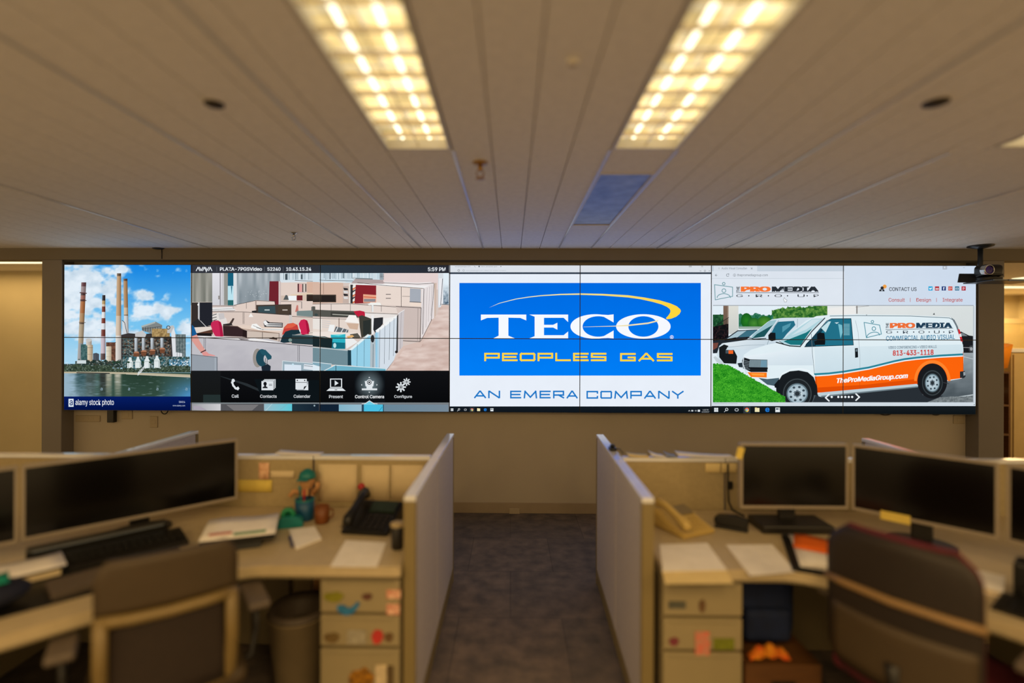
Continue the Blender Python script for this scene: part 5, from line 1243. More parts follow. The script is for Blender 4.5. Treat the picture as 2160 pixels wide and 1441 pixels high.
worktop([(-0.445, 2.065), (-0.445, 2.80), (-2.55, 2.80), (-2.55, 0.90), (-1.70, 0.90), (-1.70, 1.43), (-1.07, 2.065)], {6: .09, 5: .10},
        'tan corner desk left of the aisle carrying the wide monitor', [(-2.52, -2.49, 0.95, 2.75), (-2.45, -1.2, 2.76, 2.79), (-2.45, -1.72, 0.92, 0.95)])
worktop([(0.622, 2.065), (1.15, 2.065), (1.63, 1.70), (1.74, 1.43), (1.74, 0.90), (2.60, 0.90), (2.60, 2.80), (0.622, 2.80)], {1: .09, 2: .10},
        'tan corner desk right of the aisle carrying three monitors', [(2.54, 2.57, 0.95, 2.75), (1.25, 2.50, 2.76, 2.79), (1.78, 2.5, 0.92, 0.95)])
def pedestal(x0, x1, label):
    t = thing('drawer_unit', ((x0 + x1) / 2, 2.11, 0), label, 'drawer unit', group='drawer units')
    hw = (x1 - x0) / 2
    b = MB(); b.box(-hw, hw, 0, 0.52, 0.03, 0.688, bev=0.003, seg=1); b.build('body', M_carcass, t)
    b = MB(); b.box(-hw + .02, hw - .02, .03, .5, 0.0, 0.03); b.build('plinth', M_dark, t)
    for z0, z1 in ((0.540, 0.672), (0.402, 0.526), (0.05, 0.388)):
        b = MB(); b.box(-hw + .004, hw - .004, -0.022, -0.001, z0, z1, bev=0.004); d = b.build('drawer', M_drawer, t)
        b = MB(); b.box(-hw + .03, hw - .03, -0.030, -0.0225, z1 - 0.012, z1 - 0.004, bev=0.002, seg=1); b.build('pull', M_drawer, d)
pedestal(-0.782, -0.449, 'tan three-drawer unit under the left desk, covered in coloured magnets')
pedestal(0.618, 0.945, 'tan three-drawer unit under the right desk')
# magnets and stickers on the drawers
YM = 2.0875
def blobby(n, r, rx, ry, seed):
    g = random.Random(seed)
    return [(rx * cos(2 * pi * k / n) * (1 + r * (g.random() - .5)), ry * sin(2 * pi * k / n) * (1 + r * (g.random() - .5))) for k in range(n)]
def magnet(u0, v0, u1, v1, col, label, shape='round', seed=1, col2=None, cat='magnet', name='fridge_magnet', Y=YM, grp='magnets on the drawers'):
    a, c = at_y(u0, v0, Y), at_y(u1, v1, Y); w, h = (c.x - a.x) / 2, (a.z - c.z) / 2
    o = blobby(14, .35, w, h, seed) if shape == 'round' else [(-w, -h), (w, -h), (w, h), (-w, h)]
    if shape == 'bird': o = [(-w, .1 * h), (-w * .75, -h * .6), (-w * .2, -h), (w * .35, -h * .8), (w * .7, -h * .1), (w, h * .7), (w * .75, h), (w * .35, h * .25), (0, h * .05), (-w * .3, h * .45), (-w * .8, h * .5)]
    b = MB(); b.prism(o, 'y', 0, 0.004)
    m = mat('magnet_%d_%d_%d' % col, col, 0.6, 0.25, 60, col2=col2)
    ob = b.build(name, m); ob.location = ((a.x + c.x) / 2, Y - 0.0045, (a.z + c.z) / 2)
    tag(ob, label, cat, grp)
magnet(683, 1248, 727, 1270, (128, 124, 20), 'olive green magnet on the top left-desk drawer')
magnet(710, 1268, 760, 1298, (40, 112, 158), 'blue bird-shaped magnet on the top left-desk drawer', 'bird')
magnet(764, 1251, 786, 1266, (96, 60, 46), 'small brown magnet at the middle of the top left-desk drawer')
magnet(816, 1244, 845, 1262, (206, 92, 62), 'red and white sticker at the top right of the top left-desk drawer', 'rect', col2=(226, 190, 160), cat='sticker', name='sticker')
magnet(816, 1274, 843, 1296, (204, 84, 60), 'lower red and white sticker on the top left-desk drawer', 'rect', col2=(226, 190, 160), cat='sticker', name='sticker')
magnet(684, 1334, 718, 1356, (110, 88, 46), 'brown oval magnet on the middle left-desk drawer')
magnet(733, 1328, 772, 1358, (158, 150, 130), 'grey paper label on the middle left-desk drawer', 'rect', cat='sticker', name='sticker')
magnet(784, 1328, 808, 1360, (190, 52, 44), 'red star magnet on the middle left-desk drawer', seed=5)
magnet(811, 1334, 830, 1354, (104, 76, 44), 'small dark brown magnet beside the red star magnet')
magnet(736, 1408, 790, 1470, (226, 152, 10), 'yellow and black round magnet on the lowest left-desk drawer', col2=(40, 30, 16))
magnet(792, 1402, 816, 1450, (206, 186, 150), 'white paper note on the lowest left-desk drawer', 'rect', cat='sticker', name='sticker')
magnet(816, 1404, 830, 1446, (92, 74, 44), 'dark upright strip on the lowest left-desk drawer', 'rect', cat='sticker', name='sticker')
magnet(1410, 1268, 1446, 1283, (84, 84, 72), 'dark grey label on the top right-desk drawer', 'rect', cat='sticker', name='sticker')
magnet(1474, 1264, 1488, 1292, (104, 76, 48), 'small brown upright magnet on the top right-desk drawer')
magnet(1411, 1344, 1432, 1362, (122, 52, 62), 'small maroon magnet on the middle right-desk drawer')
magnet(1466, 1332, 1496, 1384, (200, 170, 140), 'red and white tall sticker on the middle right-desk drawer', 'rect', col2=(206, 86, 66), cat='sticker', name='sticker')
magnet(1505, 1346, 1548, 1370, (116, 122, 22), 'olive green magnet on the middle right-desk drawer', 'rect')

# ------------------------------------------------------------------ monitors
def monitor(pa, pb, z0, z1, label, bez=0.012, m=M_bezel, block=False):
    """pa, pb: plan positions of the left and right edges as seen by the sitter"""
    pa, pb = Vector((*pa, 0)), Vector((*pb, 0)); d = pb - pa; c = (pa + pb) / 2; hw = d.length / 2
    t = thing('monitor', (c.x, c.y, ZD + 0.001), label, 'monitor', atan2(d.y, d.x), group='monitors on the desks')
    z0 -= ZD; z1 -= ZD
    b = MB(); b.box(-hw, hw, 0.0, 0.030, z0, z1, bev=0.006); b.box(-hw * .7, hw * .7, 0.028, 0.055, z0 + .04, z1 - .05, bev=0.01); b.build('housing', M_dark if m is M_dark else m, t)
    b = MB()
    for x0, x1, y0, y1 in ((-hw, hw, z1 - bez, z1), (-hw, hw, z0, z0 + bez * 1.3), (-hw, -hw + bez, z0 + bez * 1.3, z1 - bez), (hw - bez, hw, z0 + bez * 1.3, z1 - bez)):
        b.box(x0, x1, -0.006, 0.001, y0, y1, bev=0.0015, seg=1)
    b.build('bezel', m, t)
    b = MB(); b.box(-hw + bez, hw - bez, -0.002, 0.0, z0 + bez * 1.3, z1 - bez); b.build('screen', M_screen, t)
    if True:
        b = MB(); b.box(-0.04, 0.04, 0.055, 0.085, 0.015, (z0 + z1) / 2, bev=0.008); b.box(-.06, .06, .05, .07, (z0 + z1) / 2 - .06, (z0 + z1) / 2 + .06); b.build('stand', M_dark, t)
        b = MB()
        if block: b.box(-0.17, 0.17, -.05, .12, 0, .040, bev=.008)
        else: b.prism([(0.13 * cos(a), 0.05 + 0.09 * sin(a)) for a in [2 * pi * k / 28 for k in range(28)]], 'z', 0.0, 0.014)
        b.build('foot', M_dark, t)
    return t
monitor((-2.034, 2.101), (-1.445, 2.690), 0.810, 1.128, 'wide dark monitor on the left desk, angled across the corner', 0.013)
monitor((-2.474, 1.661), (-2.040, 2.095), 0.810, 1.128, 'second dark monitor at the left photo edge')
monitor((1.113, 2.50), (1.632, 2.50), 0.842, 1.158, 'dark monitor facing the camera, the left of three on the right desk', block=True)
monitor((1.648, 2.495), (2.006, 2.130), 0.842, 1.158, 'dark monitor angled behind the maroon chair, the middle of three')
monitor((2.020, 2.112), (2.300, 1.680), 0.842, 1.158, 'dark monitor at the right photo edge, the right of three')

# ------------------------------------------------------------------ papers and notes
def sheet_px(px, z, label, m=M_paper, name='paper_sheet', cat='paper', group='papers on the desks', th=0.0012, nx=3):
    """a sheet lying level: its four corners given as photo pixels at height z"""
    q = [at_z(u, v, z) for u, v in px]; c = sum(q, Vector()) / 4
    b = MB(); b.prism([(p.x - c.x, p.y - c.y) for p in q], 'z', 0, th)
    o = b.build(name, m); o.location = c
    return tag(o, label, cat, group)
sheet_px([(696, 1196), (795, 1197), (815, 1145), (729, 1140)], ZD + .001, 'white sheet on the left desk in front of the black phone')
sheet_px([(624, 1160), (678, 1139), (664, 1114), (609, 1120)], ZD + .001, 'small white notepad beside a pen on the left desk', name='notepad', cat='notepad', th=.008)
sheet_px([(1403, 1232), (1547, 1231), (1533, 1203), (1396, 1204)], ZD + .001, 'cream sheet at the front edge of the right desk', M_cream)
sheet_px([(1398, 1206), (1534, 1203), (1492, 1146), (1391, 1149)], ZD + .003, 'white sheet beside the right aisle panel on the right desk')
sheet_px([(1582, 1215), (1679, 1207), (1629, 1149), (1531, 1150)], ZD + .001, 'white sheet at the rounded end of the right desk')
def pinned(u0, v0, u1, v1, label, m=M_paper, Y=YP - 0.025, name='pinned_sheet', cat='paper', group='papers pinned on the panels', th=.0015):
    a, c = at_y(u0, v0, Y), at_y(u1, v1, Y); w, h = (c.x - a.x) / 2, (a.z - c.z) / 2
    b = MB(); n = 6
    b.surf([[Vector((-w + 2 * w * i / n, -.0015 - .004 * (1 - j) * (i / n), -h + 2 * h * j)) for i in range(n + 1)] for j in (0, .5, 1)], th)
    o = b.build(name, m); o.location = ((a.x + c.x) / 2, Y - .0005, (a.z + c.z) / 2)
    return tag(o, label, cat, group)
M_warmp = mat('aged_paper', (224, 204, 164), 0.85, 0.04, 12)
pinned(672, 979, 753, 1058, 'cream sheet pinned left of the other two behind the black phone', M_warmp)
pinned(763, 981, 822, 1056, 'cream sheet pinned in the middle behind the black phone', M_warmp)
pinned(825, 981, 893, 1054, 'cream sheet pinned beside the left aisle panel', M_warmp)
M_pinkn = mat('pink_note', (226, 160, 116), 0.8, 0.2, 30, col2=(236, 196, 160))
M_yel = mat('yellow_note', (226, 200, 96), 0.8, 0.06, 20)
pinned(546, 976, 568, 1011, 'narrow orange-pink card pinned right of the wide monitor', M_pinkn, name='note_card', cat='note')
pinned(570, 993, 621, 1008, 'slim white strip pinned beside the orange-pink card', M_warmp, name='note_strip', cat='note')
pinned(496, 1012, 574, 1038, 'yellow note pinned just right of the wide monitor', M_yel, name='note_card', cat='note')
pinned(1488, 977, 1520, 997, 'white card pinned left of its twin at the top of the right panel', M_cream, name='note_card', cat='note')
pinned(1522, 977, 1554, 997, 'white card pinned beside the first right-desk monitor', M_cream, name='note_card', cat='note')
# yellow notes on the monitors
q = at_y(1561, 956, 2.49)
b = MB(); b.box(-.016, .016, -.001, .001, -.028, .028, M=R(radians(14), 'Y')); o = b.build('sticky_note', M_yel); o.location = q
tag(o, 'yellow sticky note on the upper left corner of a monitor', 'note', 'sticky notes on monitors')
q0, q1 = Vector((1.648, 2.495, 0)), Vector((2.006, 2.130, 0)); dd = (q1 - q0).normalized()
nrm = Vector((dd.y, -dd.x, 0)); pp = q0 + dd * 0.17 + nrm * 0.0095
b = MB(); b.box(-.055, .055, -.001, .001, -.020, .020); o = b.build('sticky_note', M_yel); o.location = (pp.x, pp.y, 0.850); o.rotation_euler = (0, 0, atan2(dd.y, dd.x))
tag(o, 'yellow note on the lower edge of a monitor above the maroon chair', 'note', 'sticky notes on monitors')
# papers lying on the panel tops
def cap_sheet(u0, u1, v, lift, label, m=M_paper, dy=0.0):
    a, c = at_z(u0, v, HP), at_z(u1, v, HP); w = (c.x - a.x) / 2; n = 8
    b = MB(); b.surf([[Vector((-w + 2 * w * i / n, y_, .0015 + lift * (1 - i / n) ** 2 * (0.5 + j * .5))) for i in range(n + 1)] for j, y_ in ((0, -.022), (1, .06))], .0015)
    o = b.build('loose_paper', m); o.location = ((a.x + c.x) / 2, YP + dy, HP + .0005)
    tag(o, label, 'paper', 'papers on the panel tops')
M_bluep = mat('blue_grey_paper', (150, 160, 186), 0.7, 0.06, 20)
cap_sheet(1376, 1407, 967, .022, 'white paper curling up on the right cross panel, left of a grey one')
cap_sheet(1408, 1432, 967, .020, 'blue-grey paper lying on top of the right cross panel', M_bluep)
cap_sheet(1433, 1552, 967, .020, 'long white paper lying on the right cross panel beside a monitor')
cap_sheet(1328, 1372, 967, .012, 'cream paper on the right cross panel near the aisle', M_cream)
cap_sheet(566, 664, 967, .012, 'pale paper lying on top of the left cross panel')
q = at_z(1308, 955, HP)
t = thing('cable_clip', (0.594, q.y + .06, HP + .0005), 'small black clip with a wire on the right aisle panel top', 'clip')
b = MB(); b.box(-.02, .02, -.03, .03, 0, .018, bev=.004); b.lathe([(.012, .018), (.016, .03), (.006, .036)], n=12); b.build('body', M_black, t)
b = MB(); b.tube([(.016, -.02, .014), (.03, -.06, .02), (.04, -.10, .004)], .003, 6); b.build('wire', M_black, t)

# ------------------------------------------------------------------ phones, cups and other desk things
def phone(loc, rz, m, label, s=1.0, scr=None, btn=None):
    t = thing('desk_phone', loc, label, 'phone', rz, group='desk phones')
    b = MB(); b.prism([(-.10 * s, 0), (.11 * s, 0), (.11 * s, .085 * s), (.02 * s, .052 * s), (-.10 * s, .016 * s)], 'x', -.085 * s, .12 * s); 
    bmesh.ops.bevel(b.b, geom=list(b.b.edges), offset=.006 * s, segments=2, affect='EDGES'); b.build('base', m, t)
    sl = atan2(.033, .09)
    b = MB(); b.box(-.01 * s, .105 * s, .03 * s, .10 * s, -.002, .006 * s, M=T((0, 0, .046 * s)) @ R(sl, 'X')); b.build('display', scr or M_screen, t)
    b = MB()
    for i in range(4):
        for j in range(4): b.box((.0 + i * .026) * s, (.018 + i * .026) * s, (-.085 + j * .026) * s, (-.068 + j * .026) * s, .0, .006 * s, M=T((0, 0, .046 * s)) @ R(.29, 'X'))
    b.build('keypad', btn or M_dark, t)
    hp = [(-.055 * s, -.10 * s, .040 * s), (-.055 * s, -.085 * s, .062 * s), (-.055 * s, -.03 * s, .085 * s), (-.055 * s, .04 * s, .112 * s), (-.055 * s, .09 * s, .122 * s), (-.055 * s, .105 * s, .105 * s)]
    b = MB(); b.tube(hp, [.020 * s, .024 * s, .016 * s, .016 * s, .024 * s, .020 * s], 12); b.build('handset', m, t)
    b = MB(); b.tube([(-.09 * s + .006 * sin(k * 2.2) * s, (-.08 + k * .012) * s, (.02 + .006 * cos(k * 2.2)) * s) for k in range(14)], .003 * s, 6); b.build('cord', m, t)
    return t
M_phs = mat('phone_screen', (26, 44, 26), 0.3, 0.15, 20)
p = at_z(778, 1112, ZD)
phone((p.x, p.y + .0, ZD + .001), -0.12, M_black, 'black desk phone with a handset on the left desk', 1.12, M_phs, M_dark)
M_beige = mat('beige_plastic', (196, 168, 96), 0.5, 0.06, 14)
p = at_z(1450, 1118, ZD)
phone((p.x - .03, p.y, ZD + .001), 0.45, M_beige, 'beige desk phone beside the right aisle panel', 1.0, M_carcass, M_beige)
M_red = mat('red_plastic', (176, 40, 46), 0.5, 0.08, 20)
t = thing('bottle', at_z(744, 1098, ZD) + Vector((0, .15, .001)), 'small red-topped bottle behind the black phone', 'bottle')
b = MB(); b.lathe([(.018, 0), (.02, .01), (.02, .09), (.010, .11)], n=18); b.build('bottle', M_dark, t)
b = MB(); b.blob((0, 0, .128), (.020, .020, .020)); b.build('cap', M_red, t)
# pencil cup with pens
M_blue = mat('blue_plastic', (8, 78, 118), 0.45, 0.08, 20); M_teal = mat('teal_plastic', (10, 118, 116), 0.45, 0.1, 20); M_green = mat('green_plastic', (20, 130, 86), 0.5, 0.08, 20)
p = at_z(643, 1096, ZD)
t = thing('pencil_cup', (p.x, p.y, ZD + .001), 'blue pencil cup on the left desk', 'cup')
b = MB(); b.lathe([(.040, 0), (.045, .004), (.048, .105), (.044, .105), (.041, .008), (.001, .008)], n=28); b.build('cup', M_blue, t)
b = MB(); b.lathe([(.049, .100), (.050, .106), (.044, .1065)], n=28, cap=False); b.build('rim', M_teal, t)
for k, (dx, dy, hh, mm, lab) in enumerate(((-.018, .01, .16, M_teal, 'teal pen standing in the blue pencil cup'), (.016, .0, .15, M_dark, 'black pen standing in the blue pencil cup'), (.0, -.016, .145, M_red, 'red pen standing in the blue pencil cup'))):
    g = thing('pen', (p.x + dx, p.y + dy, ZD + .0105), lab, 'pen', group='pens in the pencil cup'); g.rotation_euler = (dy * 4, dx * 4, 0)
    b = MB(); b.lathe([(.002, 0), (.005, .012), (.005, hh - .03)], n=10); b.build('barrel', mm, g)
    b = MB(); b.lathe([(.0056, hh - .05), (.0056, hh - .004), (.003, hh)], n=10); b.build('cap', mm, g)
# little figurine leaning behind the cup
M_tan = mat('tan_plush', (196, 146, 96), 0.85, 0.1, 30)
p = at_z(636, 1088, ZD)
t = thing('figurine', (p.x - .01, p.y + .10, ZD + .001), 'tan figurine in a teal cap behind the blue pencil cup', 'figurine')
b = MB(); b.lathe([(.036, 0), (.044, .03), (.036, .085), (.022, .11), (.030, .125), (.040, .15), (.034, .18), (.008, .195)], n=20)
b.tube([(-.035, 0, .09), (-.07, -.015, .10), (-.085, -.03, .075)], [.014, .012, .012], 10); b.tube([(.035, 0, .09), (.06, -.01, .125), (.062, -.015, .15)], [.014, .012, .012], 10)
b.build('body', M_tan, t)
b = MB(); b.lathe([(.043, .168), (.046, .176), (.038, .20), (.012, .218)], n=20); b.box(-.03, .03, -.075, -.02, .170, .178, bev=.003); b.build('cap', M_teal, t)
p = at_z(605, 1112, ZD)
t = thing('tape_dispenser', (p.x, p.y, ZD + .001), 'teal tape dispenser left of the blue pencil cup', 'tape dispenser', .3)
b = MB(); b.prism([(-.075, 0), (.075, 0), (.075, .022), (.045, .030), (.02, .055), (-.03, .055), (-.06, .045), (-.075, .03)], 'x', -.024, .024, M=R(pi / 2, 'Z')); b.build('body', M_teal, t)
b = MB(); b.lathe([(.034, -.012), (.034, .012), (.014, .012), (.014, -.012)], M=T((0.005, 0, .060)) @ R(pi / 2, 'X'), n=24); b.build('tape_roll', M_green, t)
b = MB(); b.box(-.082, -.076, -.022, .022, .018, .030); b.build('cutter', M_chrome, t)
M_brown = mat('brown_mug', (120, 66, 22), 0.5, 0.12, 20)
p = at_z(676, 1106, ZD)
t = thing('mug', (p.x, p.y + .02, ZD + .001), 'orange-brown mug right of the blue pencil cup', 'mug')
b = MB(); b.lathe([(.030, 0), (.034, .004), (.036, .085), (.032, .085), (.029, .008), (.001, .008)], n=24); b.build('cup', M_brown, t)
b = MB(); b.tube([(.034, 0, .07), (.055, 0, .066), (.058, 0, .045), (.050, 0, .028), (.033, 0, .022)], .005, 8); b.build('handle', M_brown, t)
p = at_z(840, 1164, ZD)
t = thing('tumbler', (p.x - .01, p.y + .03, ZD + .001), 'dark brown tumbler against the left aisle panel', 'tumbler')
b = MB(); b.lathe([(.022, 0), (.026, .005), (.030, .10), (.027, .104)], n=22); b.build('body', M_dark, t)
b = MB(); b.lathe([(.030, .100), (.031, .112), (.02, .118)], n=22); b.build('lid', mat('tumbler_lid', (180, 160, 120), .5), t)
p = at_z(614, 1146, ZD)
t = thing('pen', (p.x, p.y, ZD + .0065), 'blue pen lying beside the white notepad', 'pen', radians(118)); 
b = MB(); b.lathe([(.002, -.07), (.0055, -.055), (.0055, .05)], M=R(pi / 2, 'Y'), n=10); b.build('barrel', mat('blue_pen', (60, 66, 120), .4), t)
b = MB(); b.lathe([(.006, .02), (.006, .07), (.003, .074)], M=R(pi / 2, 'Y'), n=10); b.build('cap', mat('blue_pen', (60, 66, 120), .4), t)

# left corner: document stand with papers, keyboard, mat, notebook, bag
RL = radians(45)
t = thing('document_stand', (-1.225, 2.315, ZD + .001), 'black document stand with papers right of the wide monitor', 'document stand', radians(20))
b = MB(); b.box(-.15, .15, -.11, .11, .045, .060, bev=.004, M=T((0, 0, 0)) @ R(.10, 'X')); b.build('tray', M_black, t)
b = MB(); b.prism([(-.10, 0), (.10, 0), (.09, .052), (-.09, .034)], 'x', -.09, .09); b.build('foot', M_black, t)
def loose(name, loc, rz, w, h, m, label, cat='paper', group='papers on the desks', th=.0015, rx=0.0, printed=None):
    t = thing(name, loc, label, cat, rz, group); t.rotation_euler = (rx, 0, rz)
    b = MB(); n = 5; b.surf([[Vector((-w / 2 + w * i / n, -h / 2 + h * j / 3, .004 * sin(i * 1.3) * (j / 3))) for i in range(n + 1)] for j in range(4)], th); b.build('sheet', m, t)
    if printed:
        for x0, x1, y0, y1, c in printed:
            b = MB(); b.box(x0, x1, y0, y1, .0052, .0056); b.build('print', mat('print_%d_%d_%d' % c, c, .8), t)
    return t
loose('paper_sheet', (-1.225, 2.315, ZD + .0675), radians(20), .30, .215, M_paper, 'white sheet with green and pink print on the black document stand', rx=.10, printed=[(-.02, .11, -.09, -.066, (90, 150, 110)), (-.12, -.03, -.07, -.045, (206, 130, 120))])
def diag(s_, p_): return ((s_ + p_) / sqrt(2), (s_ - p_) / sqrt(2))
kx, ky = diag(.385, -2.712)
t = thing('keyboard', (kx, ky, ZD + .0055), 'long dark keyboard below the wide monitor', 'keyboard', RL)
b = MB(); b.prism([(-.085, 0), (.085, 0), (.085, .030), (.02, .026), (-.085, .012)], 'x', -.205, .205); b.build('body', M_dark, t)
b = MB()
for j in range(5):
    for i in range(14): b.box(-.195 + i * .0282, -.195 + i * .0282 + .024, -.045 + j * .0235, -.045 + j * .0235 + .0195, .0, .007, M=T((0, 0, .0215 + .0012 * j)))
b.build('keys', M_black, t)
sx, sy = diag(.42, -2.848)
t = thing('filler_bar', (sx, sy, ZD + .0055), 'long black bar under the lower edge of the wide monitor', 'filler_bar', RL)  # added bar, fills the dark band between monitor and keyboard
b = MB(); b.box(-.36, .13, -.026, .026, 0, .062, bev=.010); b.build('case', M_black, t)
b = MB(); b.box(-.34, .11, -.028, -.026, .046, .052); b.build('strip', M_steel, t)
bx_, by_ = diag(.025, -2.695)
t = thing('binder', (bx_, by_, ZD + .0055), 'dark binder under a white sheet at the left photo edge', 'binder', RL)
b = MB(); b.box(-.14, .14, -.085, .085, 0, .004); b.box(-.14, .14, -.085, .085, .030, .034); b.box(-.14, -.136, -.085, .085, .004, .030); b.build('cover', M_dark, t)
b = MB(); b.box(-.13, .13, -.08, .08, .0045, .0295); b.build('pages', M_warmp, t)
loose('paper_sheet', (bx_, by_, ZD + .0435), RL + .03, .29, .18, M_paper, 'white sheet on a binder at the left end of the keyboard')
mx_, my_ = diag(.15, -2.612)
t = thing('desk_mat', (mx_, my_, ZD + .001), 'black desk mat in front of the dark keyboard', 'desk mat', RL)
b = MB(); b.box(-.40, .40, -.250, .250, 0, .004, bev=.001, seg=1); b.build('mat', M_black, t)
nx_, ny_ = diag(.21, -2.475)
t = thing('notebook', (nx_, ny_, ZD + .0055), 'grey notebook on the black desk mat', 'notebook', RL + .1)
M_gray = mat('grey_cover', (96, 84, 72), .6, .08, 20)
b = MB(); b.box(-.10, .10, -.075, .075, 0, .003); b.box(-.10, .10, -.075, .075, .015, .018); b.build('cover', M_gray, t)
b = MB(); b.box(-.096, .096, -.07, .072, .0032, .0148); b.build('pages', M_gray, t)
px_, py_ = diag(-.07, -2.47)
t = thing('pouch', (px_, py_, ZD + .0055), 'dark blue pouch on the black desk mat by the left photo edge', 'pouch', RL)
M_navy = mat('navy_cloth', (14, 20, 44), .85, .2, 30, bump=.3)
b = MB(); b.blob((0, 0, .045), (.14, .095, .045), 3); b.build('body', M_navy, t)
b = MB(); b.tube([(-.11, -.03, .066), (-.05, -.045, .080), (.05, -.045, .080), (.11, -.03, .066)], .004, 8); b.build('zip', M_dark, t)
loose('folder', (px_, py_, ZD + .0975), RL, .16, .11, mat('teal_folder', (6, 150, 120), .6, .06, 20), 'bright teal folder on the dark blue pouch', 'folder', None)

# right desk: orange paper stack, docking box, lamp base, speaker, keyboard
M_org = mat('orange_paper', (236, 106, 12), .7, .05, 12)
sx, sy = 1.355, 2.185
t = thing('letter_tray', (sx, sy, ZD + .001), 'black letter tray under white and orange papers', 'letter tray', radians(-22))
b = MB(); b.box(-.165, .165, -.20, .19, 0, .006, bev=.002, seg=1); b.build('tray', M_black, t)
b = MB(); b.box(-.165, .165, .175, .19, .0062, .020, bev=.003, seg=1); b.build('ridge', M_black, t)
for k in range(3): loose('paper_sheet', (sx + .004 * k, sy - .005, ZD + .014 + .007 * k), radians(-22 + 3 * k), .27, .33, M_paper, ('bottom white sheet in the black letter tray', 'middle white sheet in the black letter tray', 'white sheet just under the orange one in the letter tray')[k])
loose('paper_sheet', (sx - .005, sy + .055, ZD + .036), radians(-30), .21, .18, M_org, 'bright orange sheet on the white paper stack')
p = at_z(1532, 1126, ZD)
t = thing('stapler', (p.x + .05, p.y + .06, ZD + .001), 'black stapler at the back of the right desk', 'stapler', radians(-30))
b = MB(); b.box(-.075, .075, -.025, .025, 0, .012, bev=.004); b.build('base', M_black, t)
b = MB(); b.prism([(-.075, .022), (.06, .018), (.075, .03), (.072, .055), (.02, .068), (-.06, .060), (-.078, .045)], 'y', -.021, .021); b.box(.05, .07, -.012, .012, .008, .025); b.build('arm', M_black, t)
q = at_y(1540, 1024, YP - .026)
t = thing('wall_hook', (q.x, YP - .0255, q.z), 'small black hook on the panel left of the first right monitor', 'hook')
b = MB(); b.box(-.014, .014, -.004, 0, -.022, .022, bev=.001, seg=1); b.tube([(0, -.004, .004), (0, -.022, -.004), (0, -.03, .006), (0, -.028, .016)], .004, 8); b.build('hook', M_dark, t)
b = MB(); b.tube([(1.183, YP - .030, 0.985), (1.183, YP - .031, .86), (1.186, YP - .034, .78), (1.20, YP - .05, ZD + .006), (1.22, YP - .14, ZD + .006)], .005, 8)
tag(b.build('cable', M_dark), 'dark cable running down the panel seam to the right desk', 'cable')
t = thing('desk_speaker', (1.87, 1.86, ZD + .001), 'black desk speaker at the right photo edge', 'speaker', radians(-50))
b = MB(); b.box(-.045, .045, -.05, .05, 0, .13, bev=.008); b.build('cabinet', M_black, t)
b = MB(); b.lathe([(.032, 0), (.030, .004), (.018, -.002), (.004, .002)], M=T((0, -.05, .045)) @ R(pi / 2, 'X'), n=24); b.build('driver', M_dark, t)
t = thing('keyboard', (1.83, 1.65, ZD + .001), 'dark keyboard at the right photo edge behind the maroon chair', 'keyboard', radians(-56))
b = MB(); b.prism([(-.07, 0), (.07, 0), (.07, .024), (-.07, .010)], 'x', -.21, .21); b.build('body', M_dark, t)
b = MB()
for j in range(5):
    for i in range(14): b.box(-.203 + i * .029, -.203 + i * .029 + .024, -.062 + j * .0255, -.062 + j * .0255 + .021, .0, .006, M=T((0, 0, .011 + .0026 * j)))
b.build('keys', M_black, t)
t = thing('notebook', (1.745, 2.02, ZD + .001), 'white notebook below the middle right monitor', 'notebook', radians(-45))
b = MB(); b.box(-.13, .13, -.09, .09, 0, .003); b.box(-.13, .13, -.09, .09, .017, .02); b.build('cover', M_paper, t); b = MB(); b.box(-.126, .126, -.086, .086, .0032, .0168); b.build('pages', M_warmp, t)

# under the desks
M_bag = mat('navy_bag', (8, 26, 62), .8, .2, 20, bump=.4)
t = thing('storage_crate', (1.12, 2.28, 0), 'dark crate under the right desk carrying a backpack', 'crate')
b = MB(); b.box(-.155, .155, -.165, .165, 0.0, .02); b.box(-.155, .155, -.165, .165, .312, .33)
for x0, x1, y0, y1 in ((-.155, .155, -.165, -.150), (-.155, .155, .150, .165), (-.155, -.14, -.150, .150), (.14, .155, -.150, .150)): b.box(x0, x1, y0, y1, .02, .312)
b.build('crate', M_wood, t)
b = MB(); b.box(-.05, .05, -.168, -.1655, .22, .26, bev=.001, seg=1); b.build('handle', M_black, t)
t = thing('backpack', (1.12, 2.33, .3305), 'dark blue backpack on a crate under the right desk', 'backpack')
b = MB(); b.box(-.145, .14, -.085, .085, 0, .335, bev=.07, seg=4); o = b.build('body', M_bag, t)
b = MB(); b.box(-.11, .09, -.125, -.07, .03, .17, bev=.025, seg=3); b.build('pocket', M_bag, t)
for s_ in (-.07, .07):
    b = MB(); b.tube([(s_, .08, .30), (s_, .10, .24), (s_, .105, .12), (s_, .08, .04)], .010, 8); b.build('strap', M_bag, t)
t = thing('cloth_heap', (1.075, 2.150, .3305), 'yellow and orange cloth heap in front of the dark blue backpack', 'cloth')
M_cloth = mat('yellow_orange_cloth', (226, 150, 10), .85, .1, 24, col2=(206, 70, 10), bump=.3)
b = MB(); b.surf([[Vector((-.085 + .17 * i / 12, -.028 + .045 * j / 6, .0015 + (.055 + .018 * sin(i * 1.7 + j)) * sin(pi * (i + .5) / 13) ** .6 * sin(pi * (j + .4) / 6.8) ** .6)) for i in range(13)] for j in range(7)], .004); b.build('cloth', M_cloth, t)
t = thing('waste_bin', (-1.00, 2.42, 0), 'beige waste bin with a bag under the left desk', 'waste bin')
M_bin = mat('bin_plastic', (128, 112, 84), .6, .06, 12)
b = MB(); b.lathe([(.10, 0), (.105, .01), (.14, .36), (.146, .365), (.14, .37), (.132, .36), (.098, .02), (.001, .02)], n=28); b.build('bin', M_bin, t)
b = MB(); b.lathe([(.142, .375), (.130, .40), (.10, .36), (.09, .30)], n=20, cap=False); b.build('liner', M_gray, t)
